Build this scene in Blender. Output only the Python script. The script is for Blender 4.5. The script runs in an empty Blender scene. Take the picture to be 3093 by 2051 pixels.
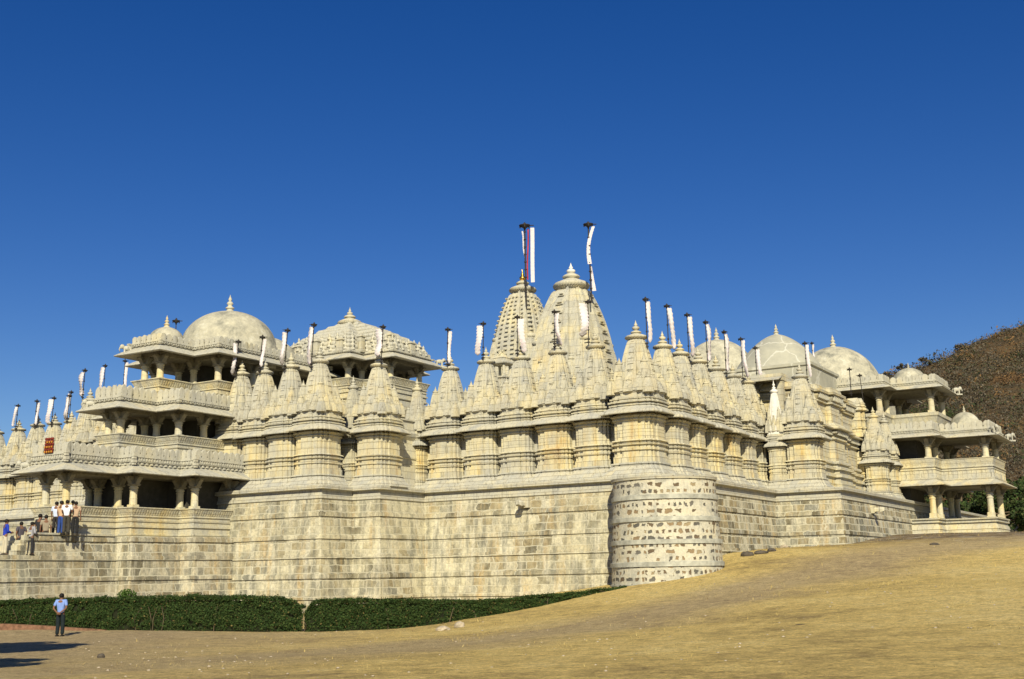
import bpy, bmesh, math, random
import numpy as np
from mathutils import Vector, Matrix, noise as mn
random.seed(7); np.random.seed(7)
C = bpy.context.scene.collection
R = math.radians
ROT = R(59.4)                      # the temple's own axes, a = into the right flank, b = along the left flank
UX, UY = math.cos(ROT), math.sin(ROT)
def W(a, b, z=0.0): return Vector((UX*a-UY*b, UY*a+UX*b, z))

# ------------------------------------------------------------------ node helper
class G:
    def __init__(s, name):
        s.m = bpy.data.materials.new(name); s.m.use_nodes = True
        s.t = s.m.node_tree; s.t.nodes.clear()
        s.out = s.t.nodes.new('ShaderNodeOutputMaterial')
        s.b = s.n('BsdfPrincipled'); s.t.links.new(s.b.outputs[0], s.out.inputs[0])
    def n(s, ty, props=None, **ins):
        nd = s.t.nodes.new('ShaderNode'+ty)
        for k, v in (props or {}).items(): setattr(nd, k, v)
        for k, v in ins.items():
            key = int(k[1:]) if k[0] == 'i' and k[1:].isdigit() else k.replace('_', ' ')
            s.set(nd.inputs[key], v)
        return nd
    def set(s, sock, v):
        if isinstance(v, bpy.types.NodeSocket): s.t.links.new(v, sock)
        elif isinstance(v, bpy.types.Node): s.t.links.new(v.outputs[0], sock)
        else: sock.default_value = v
    def math(s, op, a, b=0.0, clamp=False):
        return s.n('Math', {'operation': op, 'use_clamp': clamp}, i0=a, i1=b).outputs[0]
    def mix(s, f, a, b, mode='MIX'):
        nd = s.n('Mix', {'data_type': 'RGBA', 'blend_type': mode}); s.set(nd.inputs[0], f); s.set(nd.inputs[6], a); s.set(nd.inputs[7], b)
        return nd.outputs[2]
    def ramp(s, f, stops, mode='LINEAR'):
        nd = s.n('ValToRGB'); cr = nd.color_ramp; cr.interpolation = mode
        while len(cr.elements) < len(stops): cr.elements.new(0.5)
        for e, (p, c) in zip(cr.elements, stops):
            e.position = p; e.color = (c[0], c[1], c[2], 1) if isinstance(c, tuple) else (c, c, c, 1)
        s.set(nd.inputs[0], f); return nd.outputs[0]
    def noise(s, vec, scale, detail=4, rough=.55, dist=0.0):
        return s.n('TexNoise', None, Vector=vec, Scale=scale, Detail=detail, Roughness=rough, Distortion=dist).outputs[0]
    def plan(s):                       # world position turned into the temple's axes
        p = s.n('NewGeometry').outputs['Position']
        mp = s.n('Mapping', None, Vector=p); mp.inputs['Rotation'].default_value = (0, 0, -ROT)
        sp = s.n('SeparateXYZ', None, i0=mp.outputs[0])
        run = s.math('ADD', sp.outputs[0], sp.outputs[1])
        return mp.outputs[0], sp.outputs[0], sp.outputs[1], sp.outputs[2], run
    def comb(s, x, y, z): return s.n('CombineXYZ', None, i0=x, i1=y, i2=z).outputs[0]
    def bump(s, h, strength, dist):
        nd = s.n('Bump', None, Strength=strength, Distance=dist, Height=h); s.set(s.b.inputs['Normal'], nd.outputs[0])
    def done(s, col, rough=.9, metal=0.0, spec=.25):
        s.set(s.b.inputs['Base Color'], col if not isinstance(col, tuple) else (*col, 1)); s.set(s.b.inputs['Roughness'], rough)
        s.b.inputs['Metallic'].default_value = metal; s.b.inputs['Specular IOR Level'].default_value = spec
        return s.m
c4 = lambda t: (*t, 1.0)

def carved(name, grey=0.0, joints=True, warm=0.5, carve=0.0, jh=.34, lichen=.5, jf=.55):
    g = G(name); p, a, b, z, run = g.plan()
    st = g.comb(g.math('MULTIPLY', a, 1.0), g.math('MULTIPLY', b, 1.0), g.math('MULTIPLY', z, .16))
    n1 = g.noise(st, 1.7, 7, .62)
    lo, hi = .36-.06*warm, .74-.12*warm
    col = g.ramp(n1, [(lo-.02, (.36, .35, .30)), (lo+.05, (.60, .565, .43)), (lo+.15, (.68, .62, .42)), (hi-.03, (.68, .56, .29)), (hi+.06, (.54, .36, .13))])
    n2 = g.noise(p, .55, 5, .6)
    gm = g.ramp(n2, [(.40-.28*grey, 0.0), (.66-.28*grey, 1.0)])
    col = g.mix(g.math('MULTIPLY', gm, .75), col, c4((.47, .465, .42)))
    zz = g.comb(g.math('MULTIPLY', a, 3.2), g.math('MULTIPLY', b, 3.2), g.math('MULTIPLY', z, .35))
    n3 = g.noise(zz, 1.6, 6, .7)
    col = g.mix(g.math('MULTIPLY', g.ramp(n3, [(.54, 0.0), (.72, 1.0)]), lichen), col, c4((.20, .19, .15)))
    n4 = g.noise(p, 9, 6, .7)
    col = g.mix(1.0, col, g.ramp(n4, [(.25, .80), (.55, 1.0), (.8, 1.06)]), 'MULTIPLY')
    h = g.math('MULTIPLY', n4, .25)
    if joints:
        br = g.n('TexBrick', {'offset': .4}, Vector=g.comb(run, z, 0.0), Scale=1.0, Mortar_Size=.011, Mortar_Smooth=.2, Brick_Width=1.05, Row_Height=jh)
        col = g.mix(g.math('MULTIPLY', br.outputs['Fac'], jf), col, c4((.15, .115, .07)))
        v = g.n('TexBrick', {'offset': .37}, Vector=g.comb(run, z, 0.0), Scale=1.0, Mortar_Size=0.0, Brick_Width=.62, Row_Height=jh, Color1=(0, 0, 0, 1), Color2=(1, 1, 1, 1))
        col = g.mix(1.0, col, g.ramp(v.outputs['Color'], [(0, (.86, .87, .90)), (.5, (1, 1, 1)), (1, (1.05, 1.02, .94))]), 'MULTIPLY')
        h = g.math('SUBTRACT', h, g.math('MULTIPLY', br.outputs['Fac'], .8*jf/.55))
    if carve > 0:
        vo = g.n('TexVoronoi', None, Vector=g.comb(g.math('MULTIPLY', run, 1.0), g.math('MULTIPLY', z, 1.5), 0.0), Scale=7.0).outputs[0]
        wv = g.math('SINE', g.math('MULTIPLY', run, 30.0 if 'spire' in name else 1.0))
        h = g.math('ADD', h, g.math('MULTIPLY', g.math('ADD', vo, g.math('MULTIPLY', wv, .25)), carve))
        col = g.mix(g.math('MULTIPLY', g.ramp(vo, [(.02, 1.0), (.28, 0.0)]), .35*carve), col, c4((.2, .17, .12)))
    g.bump(h, .55, .04)
    return g.done(col)

def masonry(name, contrast=.6, base=(.655, .605, .43), rot=True):
    g = G(name); p, a, b, z, run = g.plan()
    dn = g.n('TexNoise', None, Vector=p, Scale=1.6, Detail=3)
    dx = g.math('MULTIPLY', g.math('SUBTRACT', dn.outputs[0], .5), .62)
    dn2 = g.noise(g.n('Mapping', None, Vector=p, Location=(7, 3, 5)).outputs[0], 1.9, 3)
    dz = g.math('MULTIPLY', g.math('SUBTRACT', dn2, .5), .16)
    vec = g.comb(g.math('ADD', run, dx), g.math('ADD', z, dz), 0.0)
    kw = dict(Vector=vec, Scale=1.0, Brick_Width=.80, Row_Height=.40)
    br = g.n('TexBrick', {'offset': .43, 'squash': .72, 'squash_frequency': 3}, Mortar_Size=.030, Mortar_Smooth=.35, **kw)
    rnd = g.n('TexBrick', {'offset': .43, 'squash': .72, 'squash_frequency': 3}, Mortar_Size=0.0, Color1=(0, 0, 0, 1), Color2=(1, 1, 1, 1), **kw).outputs['Color']
    stone = g.ramp(rnd, [(0, (.16, .14, .09)), (.16, (.30, .245, .14)), (.3, (.44, .395, .27)), (.42, (.245, .24, .20)), (.56, (.53, .49, .365)), (.70, (.36, .30, .18)), (.84, (.58, .54, .41))], 'CONSTANT')
    big = g.noise(p, .33, 6, .65)
    kk = g.math('ADD', g.ramp(big, [(.40, max(0.0, contrast-.68)), (.60, min(1.0, contrast+.15))]), g.math('MULTIPLY', g.ramp(g.math('DIVIDE', g.math('SUBTRACT', a, 56.0), 5.0), [(0, 0.0), (1, 1.0)]), .55), True)
    k = kk
    col = g.mix(k, c4(base), stone)
    st = g.comb(g.math('MULTIPLY', a, 1.4), g.math('MULTIPLY', b, 1.4), g.math('MULTIPLY', z, .22))
    n1 = g.noise(st, 1.5, 7, .65)
    col = g.mix(g.ramp(n1, [(.50, 0.0), (.66, .7)]), col, c4((.66, .63, .52)))
    n5 = g.noise(g.n('Mapping', None, Vector=st, Location=(31, 7, 2)).outputs[0], 1.9, 7, .65)
    col = g.mix(g.ramp(n5, [(.47, 0.0), (.63, .8)]), col, c4((.24, .235, .19)))
    n6 = g.noise(g.n('Mapping', None, Vector=st, Location=(3, 57, 2)).outputs[0], 1.3, 5, .6)
    col = g.mix(g.ramp(n6, [(.55, 0.0), (.72, .6)]), col, c4((.60, .43, .20)))
    n4 = g.noise(p, 7, 8, .72)
    nm = g.noise(p, 2.4, 7, .7, 1.2)
    col = g.mix(1.0, col, g.ramp(nm, [(.35, .72), (.5, 1.0), (.65, 1.15)]), 'MULTIPLY')
    col = g.mix(1.0, col, g.ramp(n4, [(.28, .62), (.5, .98), (.75, 1.12)]), 'MULTIPLY')
    col = g.mix(g.math('MULTIPLY', br.outputs['Fac'], g.math('ADD', .3, g.math('MULTIPLY', kk, .55))), col, c4((.62, .59, .46)))
    g.bump(g.math('SUBTRACT', g.math('MULTIPLY', n4, 1.0), g.math('MULTIPLY', br.outputs['Fac'], .35)), .7, .05)
    return g.done(col)

M = {}
M['shrine'] = carved('weathered_carved_stone', 0.05, True, 1.0, .0, .36, .6, .7)
M['spire'] = carved('spire_stone', 0.40, True, .45, .18, .5, .95, .4)
M['moulding'] = carved('moulding_stone', 0.35, True, .35, .2, .25, .8)
M['apron'] = carved('plinth_stone', 0.85, True, .05, .0, .22, .8)
M['balcony'] = carved('balcony_stone', 0.2, True, .55, .6, .4, .45)
M['pillar'] = carved('pillar_stone', -.2, False, .75, .0, .4, .2)
M['eave'] = carved('eave_stone', 0.75, True, .05, .0, .9, .85)
M['frieze'] = carved('frieze_stone', 0.8, False, .0, 1.0, .4, .7)
M['merlon'] = carved('merlon_stone', .6, False, .0, .2, .4, 1.1)
M['plain'] = carved('plain_stone', 0.3, True, .3, .0, .4, .5)
M['wall_left'] = masonry('coursed_masonry', .8)
M['wall_left_strong'] = masonry('coursed_masonry_stained', 1.1, (.52, .46, .33))
M['white'] = None

def simple(name, col, rough=.8, metal=0.0, ns=0.0, sc=6.0, bump=0.0):
    g = G(name)
    p = g.n('NewGeometry').outputs['Position']
    n = g.noise(p, sc, 5, .6)
    c = g.mix(1.0, c4(col), g.ramp(n, [(.3, 1-ns), (.7, 1+ns*.6)]), 'MULTIPLY')
    if bump: g.bump(n, bump, .03)
    return g.done(c, rough, metal)
M['inner'] = simple('shade_darkened_stone', (.085, .08, .065), .9, 0, .3, 3)  # interior shade painted as a near-black stone colour
M['shaded'] = simple('shade_toned_stone', (.26, .24, .18), .9, 0, .35, 4, .3)  # shade under the eaves put into the colour of capitals and beams
M['marble'] = simple('white_marble', (.78, .76, .70), .6, 0, .12, 5, .1)
M['gold'] = simple('gilded_metal', (.80, .47, .10), .28, 1.0, .15)
M['iron'] = simple('dark_iron', (.045, .04, .038), .6, .3, .3)
M['redpole'] = simple('rusty_red_paint', (.16, .05, .035), .6, .2, .3)
M['grey_mortar'] = simple('grey_cement_course', (.47, .47, .41), .9, 0, .45, 2.2, .4)
M['curb'] = simple('red_brick_curb', (.23, .125, .08), .9, 0, .5, 5, .8)
M['rock'] = simple('pale_rock', (.46, .39, .29), .9, 0, .3, 5, .8)
M['darkrock'] = simple('dark_rock', (.10, .085, .07), .9, 0, .4, 4, .8)
M['bark'] = simple('bark', (.16, .12, .08), .95, 0, .4, 8, .8)

def dome_mat():
    g = G('lime_plaster'); p, a, b, z, run = g.plan()
    n1 = g.noise(p, .9, 8, .68)
    col = g.ramp(n1, [(.36, (.27, .265, .22)), (.46, (.44, .42, .335)), (.55, (.53, .50, .385)), (.64, (.62, .60, .50))])
    n2 = g.noise(p, 5, 6, .7)
    col = g.mix(1.0, col, g.ramp(n2, [(.3, .78), (.7, 1.08)]), 'MULTIPLY')
    ba = g.math('SINE', g.math('MULTIPLY', z, 28.0))
    g.bump(g.math('ADD', n2, g.math('MULTIPLY', ba, .12)), .4, .03)
    return g.done(col)
M['dome'] = dome_mat()
def crack_dome():
    g = G('patched_plaster'); p, a, b, z, run = g.plan()
    n1 = g.noise(p, 1.1, 6, .65)
    col = g.ramp(n1, [(.35, (.36, .355, .30)), (.55, (.42, .41, .335)), (.7, (.47, .455, .37))])
    wv = g.n('TexNoise', None, Vector=p, Scale=1.2, Detail=3)
    vec = g.n('VectorMath', {'operation': 'ADD'}, i0=p, i1=g.n('VectorMath', {'operation': 'SCALE'}, i0=wv.outputs[1], Scale=.9).outputs[0]).outputs[0]
    vo = g.n('TexVoronoi', {'feature': 'DISTANCE_TO_EDGE'}, Vector=vec, Scale=.42).outputs[0]
    col = g.mix(g.ramp(vo, [(.012, .85), (.035, 0.0)]), col, c4((.58, .57, .50)))
    g.bump(n1, .3, .03)
    return g.done(col)
M['dome_crack'] = crack_dome()
def bastion_mat():
    g = G('rubble_in_white_mortar')
    tc = g.n('TexCoord').outputs['Object']; sp = g.n('SeparateXYZ', None, i0=tc)
    th = g.math('ARCTAN2', sp.outputs[1], sp.outputs[0]); run = g.math('MULTIPLY', th, 2.8); z = sp.outputs[2]
    d1 = g.math('MULTIPLY', g.math('SUBTRACT', g.noise(tc, 2.2, 4, .6), .5), .55)
    d2 = g.math('MULTIPLY', g.math('SUBTRACT', g.noise(g.n('Mapping', None, Vector=tc, Location=(5, 9, 1)).outputs[0], 2.6, 4, .6), .5), .36)
    vec = g.comb(g.math('ADD', run, d1), g.math('ADD', z, d2), 0.0)
    kw = dict(Vector=vec, Scale=1.0, Brick_Width=.48, Row_Height=.32)
    br = g.n('TexBrick', {'offset': .41, 'squash': .65, 'squash_frequency': 2}, Mortar_Size=.094, Mortar_Smooth=.25, **kw)
    rnd = g.n('TexBrick', {'offset': .41, 'squash': .65, 'squash_frequency': 2}, Mortar_Size=0.0, Color1=(0, 0, 0, 1), Color2=(1, 1, 1, 1), **kw).outputs['Color']
    big = g.noise(tc, .7, 3, .6)
    hide = g.math('GREATER_THAN', g.math('ADD', rnd, g.math('MULTIPLY', g.math('SUBTRACT', big, .5), 1.3)), .26)
    stone = g.ramp(rnd, [(0, (.16, .12, .08)), (.45, (.13, .125, .11)), (.6, (.30, .22, .13)), (.78, (.17, .16, .14)), (.9, (.36, .29, .18))], 'CONSTANT')
    pl = g.ramp(g.noise(tc, 1.1, 6, .65), [(.35, (.42, .41, .35)), (.48, (.60, .57, .465)), (.62, (.64, .59, .44)), (.74, (.46, .36, .20))])
    f = g.math('MULTIPLY', g.math('SUBTRACT', 1.0, br.outputs['Fac']), hide)
    col = g.mix(f, pl, stone)
    hole = g.ramp(g.noise(g.n('Mapping', None, Vector=tc, Location=(2, 1, 8)).outputs[0], .8, 6, .62), [(.63, 0.0), (.665, 1.0)])
    col = g.mix(g.math('MULTIPLY', hole, .75), col, c4((.33, .26, .16)))
    n4 = g.noise(tc, 8, 6, .7)
    col = g.mix(1.0, col, g.ramp(n4, [(.28, .74), (.55, 1.0), (.75, 1.06)]), 'MULTIPLY')
    g.bump(g.math('SUBTRACT', n4, g.math('ADD', g.math('MULTIPLY', f, .9), g.math('MULTIPLY', hole, 1.2))), .8, .05)
    return g.done(col)
M['bastion'] = bastion_mat()
def ground_mat():
    g = G('dry_grass_and_dust'); p = g.n('NewGeometry').outputs['Position']; sp = g.n('SeparateXYZ', None, i0=p)
    x, y = sp.outputs[0], sp.outputs[1]
    n1 = g.noise(p, .11, 6, .6); n2 = g.noise(p, 1.1, 8, .7); n3 = g.noise(p, 14, 6, .75)
    nn = g.math('ADD', g.math('MULTIPLY', n1, .55), g.math('MULTIPLY', n2, .45))
    col = g.ramp(nn, [(.34, (.30, .22, .11)), (.42, (.52, .385, .15)), (.50, (.72, .54, .20)), (.60, (.80, .63, .27))])
    w = g.math('MULTIPLY', g.math('SUBTRACT', g.noise(p, .16, 4), .5), 11.0)
    path = g.math('ABSOLUTE', g.math('ADD', g.math('SUBTRACT', g.math('SUBTRACT', y, g.math('MULTIPLY', x, 1.2)), 36.0), w))
    pm = g.ramp(g.math('DIVIDE', path, 10.0), [(.25, .75), (.75, 0.0)])
    plaza = g.ramp(g.math('ADD', g.math('DIVIDE', g.math('ADD', x, w), 14.0), 1.0), [(.0, .9), (.85, 0.0)])
    dust = g.ramp(n2, [(.35, (.40, .305, .185)), (.65, (.52, .41, .25))])
    col = g.mix(g.math('MAXIMUM', pm, plaza), col, dust)
    # bare rock and brown earth near the right pavilion
    ro = g.math('MULTIPLY', g.ramp(g.math('DIVIDE', g.math('SUBTRACT', y, 62.0), 25.0), [(0.1, 0.0), (.45, 1.0)]), g.ramp(g.noise(g.n('Mapping', None, Vector=p, Scale=(.5, 1.6, 1)).outputs[0], .35, 7, .7), [(.38, 0.0), (.48, .9)]))
    col = g.mix(ro, col, g.ramp(n2, [(.40, (.07, .065, .06)), (.5, (.20, .135, .08)), (.62, (.34, .33, .31))]))
    col = g.mix(1.0, col, g.ramp(n3, [(.30, .45), (.5, .98), (.68, 1.35)]), 'MULTIPLY')
    nq = g.noise(g.n('Mapping', None, Vector=p, Scale=(1, 1.6, 1)).outputs[0], 3.6, 7, .75)
    col = g.mix(1.0, col, g.ramp(nq, [(.34, .55), (.5, 1.0), (.64, 1.22)]), 'MULTIPLY')
    sp2 = g.n('TexVoronoi', None, Vector=p, Scale=1.3).outputs[0]
    col = g.mix(g.math('MULTIPLY', g.ramp(sp2, [(.03, 1.0), (.06, 0.0)]), .7), col, c4((.07, .055, .04)))
    g.bump(g.math('ADD', n3, g.math('MULTIPLY', n2, 1.5)), 1.0, .085)
    return g.done(col, .95, 0, .1)
M['ground'] = ground_mat()
def attr_mat(name, rough=.85, trans=False):
    g = G(name); a = g.n('Attribute', {'attribute_name': 'Col'}).outputs['Color']
    g.done(a, rough, 0, .15)
    return g.m
M['leaf'] = attr_mat('leaf_colours'); M['scrub'] = attr_mat('scrub_colours', .95); M['straw'] = attr_mat('straw_colours', .95)
def hill_mat():
    g = G('dry_hillside'); p = g.n('NewGeometry').outputs['Position']
    n1 = g.noise(p, .05, 8, .7); n2 = g.noise(p, .5, 6, .7)
    col = g.ramp(g.math('ADD', g.math('MULTIPLY', n1, .5), g.math('MULTIPLY', n2, .5)), [(.38, (.05, .048, .03)), (.48, (.10, .075, .045)), (.58, (.17, .105, .05)), (.66, (.11, .09, .06))])
    g.bump(n2, 1.0, 1.0); return g.done(col, .95, 0, .05)
M['hill'] = hill_mat()
def banner_mat():
    g = G('white_and_pink_cloth'); tc = g.n('TexCoord').outputs['Object']; sp = g.n('SeparateXYZ', None, i0=tc)
    k = g.math('ABSOLUTE', sp.outputs[0])
    n = g.noise(tc, 7, 4)
    col = g.mix(g.ramp(n, [(.5, 0.0), (.7, .5)]), c4((.68, .65, .68)), c4((.62, .42, .48)))
    g.bump(n, .4, .03); g.done(col, .8)
    return g.m
M['banner'] = banner_mat()
M['redcloth'] = simple('red_cloth', (.42, .04, .05), .8, 0, .2)

# ------------------------------------------------------------------ mesh builder
class MB:
    def __init__(s): s.v = []; s.f = []; s.sm = []
    def add(s, vs, fs, smooth=False):
        k = len(s.v); s.v += [tuple(p) for p in vs]; s.f += [tuple(i+k for i in f) for f in fs]; s.sm += [smooth]*len(fs)
    def box(s, x0, x1, y0, y1, z0, z1):
        s.add([(x0, y0, z0), (x1, y0, z0), (x1, y1, z0), (x0, y1, z0), (x0, y0, z1), (x1, y0, z1), (x1, y1, z1), (x0, y1, z1)],
              [(0, 3, 2, 1), (4, 5, 6, 7), (0, 1, 5, 4), (1, 2, 6, 5), (2, 3, 7, 6), (3, 0, 4, 7)])
    def rings(s, rings, cap0=True, cap1=True, smooth=False):
        n = len(rings[0]); vs = [p for r in rings for p in r]; fs = []
        for i in range(len(rings)-1):
            for j in range(n):
                k = (j+1) % n; fs.append((i*n+j, i*n+k, (i+1)*n+k, (i+1)*n+j))
        s.add(vs, fs, smooth)
        if cap0: s.add(rings[0], [tuple(reversed(range(n)))])
        if cap1: s.add(rings[-1], [tuple(range(n))])
    def sweep(s, poly, prof, cap0=True, cap1=True):
        s.rings([[(x, y, z) for x, y in off(poly, o)] for z, o in prof], cap0, cap1)
    def lathe(s, cx, cy, prof, n=24, ribs=None, smooth=True, cap0=True, cap1=True, ph=0.0):
        rr = []
        for i, (r, z) in enumerate(prof):
            am = ribs[i] if ribs else 0
            rr.append([(cx+(r*(1-am*(j % 2)))*math.cos(ph+2*math.pi*j/n), cy+(r*(1-am*(j % 2)))*math.sin(ph+2*math.pi*j/n), z) for j in range(n)])
        s.rings(rr, cap0, cap1, smooth)
    def tube(s, pts, rad, n=8, smooth=True):
        pts = [Vector(p) for p in pts]; rr = []
        for i, p in enumerate(pts):
            d = (pts[min(i+1, len(pts)-1)]-pts[max(i-1, 0)]).normalized()
            q = d.to_track_quat('Z', 'Y'); r = rad[i] if hasattr(rad, '__len__') else rad
            rr.append([tuple(p+q @ Vector((r*math.cos(2*math.pi*j/n), r*math.sin(2*math.pi*j/n), 0))) for j in range(n)])
        s.rings(rr, True, True, smooth)
    def blob(s, c, r, n=8, m=6, jit=0.0):
        prof = []
        rr = []
        for i in range(m+1):
            t = -math.pi/2+math.pi*i/m; k = max(.02, math.cos(t))
            rr.append([(c[0]+r[0]*k*math.cos(2*math.pi*j/n)*(1+jit*random.uniform(-1, 1)), c[1]+r[1]*k*math.sin(2*math.pi*j/n)*(1+jit*random.uniform(-1, 1)), c[2]+r[2]*math.sin(t)*(1+jit*random.uniform(-1, 1))) for j in range(n)])
        s.rings(rr, True, True, True)
    def mesh(s, name, mat):
        me = bpy.data.meshes.new(name); me.from_pydata(s.v, [], s.f); me.update()
        me.polygons.foreach_set('use_smooth', s.sm); me.materials.append(M[mat] if isinstance(mat, str) else mat)
        return me
    def build(s, name, mat, parent=None, loc=(0, 0, 0), origin=(0, 0, 0)):
        if origin != (0, 0, 0): s.v = [(x-origin[0], y-origin[1], z-origin[2]) for x, y, z in s.v]
        o = bpy.data.objects.new(name, s.mesh(name, mat)); C.objects.link(o)
        if parent: o.parent = parent
        o.location = loc; return o

def off(poly, o):
    if o == 0: return poly
    n = len(poly); out = []
    for i in range(n):
        (x0, y0), (x1, y1), (x2, y2) = poly[i-1], poly[i], poly[(i+1) % n]
        d1 = (x1-x0, y1-y0); d2 = (x2-x1, y2-y1)
        l1 = math.hypot(*d1) or 1; l2 = math.hypot(*d2) or 1
        n1 = (d1[1]/l1, -d1[0]/l1); n2 = (d2[1]/l2, -d2[0]/l2)
        k = 1+n1[0]*n2[0]+n1[1]*n2[1]
        out.append((x1+o*(n1[0]+n2[0])/k, y1+o*(n1[1]+n2[1])/k))
    return out
def ratha(w, dep=.09, k=(.36, .66, .84)):
    """stepped square plan of half width w"""
    a0, a1, a2 = w, w*(1-dep), w*(1-2*dep)
    q = [(a0, w*k[0]), (a1, w*k[0]), (a1, w*k[1]), (a2, w*k[1]), (a2, a2), (w*k[1], a2), (w*k[1], a1), (w*k[0], a1), (w*k[0], a0)]
    p = list(q)
    p += [(-y, x) for x, y in q]; p += [(-x, -y) for x, y in q]; p += [(y, -x) for x, y in q]
    return p
def scaled(poly, s): return [(x*s, y*s) for x, y in poly]

def tag(o, label=None, cat=None, group=None, kind=None):
    if label: o['label'] = label
    if cat: o['category'] = cat
    if group: o['group'] = group
    if kind: o['kind'] = kind
    return o
def thing(name, label, cat, a, b, z, group=None, plan=True, rz=0.0):
    o = bpy.data.objects.new(name, None); C.objects.link(o); o.empty_display_size = .3
    o.location = W(a, b, z) if plan else Vector((a, b, z)); o.rotation_euler = (0, 0, (ROT if plan else 0)+rz)
    return tag(o, label, cat, group)
def copy_tree(o, parent=None):
    c = o.copy(); C.objects.link(c)
    if parent: c.parent = parent
    for ch in list(o.children): copy_tree(ch, c)
    return c

# ------------------------------------------------------------------ small carved shrine
def spire_mesh(w, h, top=.40, nseg=14, dep=.08, lata=True, bulge=1.9, lat_n=12):
    mb = MB(); P = ratha(1.0, dep)
    prof = []
    for i in range(nseg+1):
        t = i/nseg; s = 1-(1-top)*(t**bulge)
        prof.append((t*h, s))
    rr = []
    for i, (z, s) in enumerate(prof):
        rr.append([(x*w*s, y*w*s, z) for x, y in P])
    mb.rings(rr, True, True)
    if lata:
        q = [(1.05, .20), (.20, .20), (.20, 1.05)]
        L = []
        for k in range(4):
            for x, y in q:
                for _ in range(k): x, y = -y, x
                L.append((x, y))
        rr = []
        for i in range(lat_n):
            t0, t1 = i/lat_n*.97, (i+1)/lat_n*.97
            s0 = 1-(1-top)*(t0**bulge); s1 = 1-(1-top)*(t1**bulge)
            rr.append([(x*w*s0, y*w*s0, t0*h+.0) for x, y in L])
            rr.append([(x*w*s1, y*w*s1, t1*h-.03) for x, y in L])
            rr.append([(x*w*s1*1.05, y*w*s1*1.05, t1*h-.02) for x, y in L])
        mb.rings(rr, True, True)
    return mb
def amalaka(mb, r, z, n=48, k=1.0):
    mb.lathe(0, 0, [(r*.72, z), (r*.74, z+r*.06), (r*.97, z+r*.10), (r*1.03, z+r*.22), (r*1.0, z+r*.30), (r*.92, z+r*.38), (r*.6, z+r*.52), (r*.38, z+r*.62), (r*.34, z+r*.66), (r*.46, z+r*.70), (r*.50, z+r*.76), (r*.42, z+r*.84), (r*.2, z+r*.96)], n,
             [0, .05, .14, .14, .05, 0, 0, 0, 0, 0, .0, 0, 0])
def kalasha(mb, r, z, h, n=20):
    mb.lathe(0, 0, [(r*.45, z), (r*.4, z+h*.06), (r*.8, z+h*.12), (r, z+h*.24), (r*.85, z+h*.36), (r*.35, z+h*.43), (r*.3, z+h*.46), (r*.5, z+h*.50), (r*.46, z+h*.56), (r*.22, z+h*.72), (r*.08, z+h*.9), (.004, z+h)], n)
SP = spire_mesh(1, 1, .46, 10, .08, True, 2.0, 4); amalaka(SP, .52, 1.0, 20); kalasha(SP, .17, 1.42, .5, 10)
SPIRELET = SP.mesh('spirelet', 'spire')
SP = spire_mesh(1.04, 1, .46, 12, .12, True, 2.0, 4)
amk = MB(); amalaka(amk, .55, 0, 28); SP.add([(x, y, 1.0+z*.35) for x, y, z in amk.v], amk.f, True); amk = MB(); kalasha(amk, .15, 0, .5, 10); SP.add([(x, y, 1.17+z*.3) for x, y, z in amk.v], amk.f, True)
SPIRELET2 = SP.mesh('spirelet', 'spire')
SHRINE_WALL = [(.70, .07), (1.02, .07), (1.04, .03), (1.28, .03), (1.30, .09), (1.42, .10), (1.44, .02), (1.56, .02), (1.58, .11), (1.66, .13), (1.68, .03), (1.76, .03), (1.78, .13), (1.84, .10), (1.87, .0),
               (2.18, .0), (2.185, -.012), (2.205, -.012), (2.21, .0), (2.52, .0), (2.525, -.012), (2.545, -.012), (2.55, .0), (2.80, .0), (2.83, .06), (2.89, .06), (2.91, .02), (2.97, .02), (3.0, .12), (3.07, .12), (3.085, .02), (3.09, -.07), (3.2, -.07)]
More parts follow.
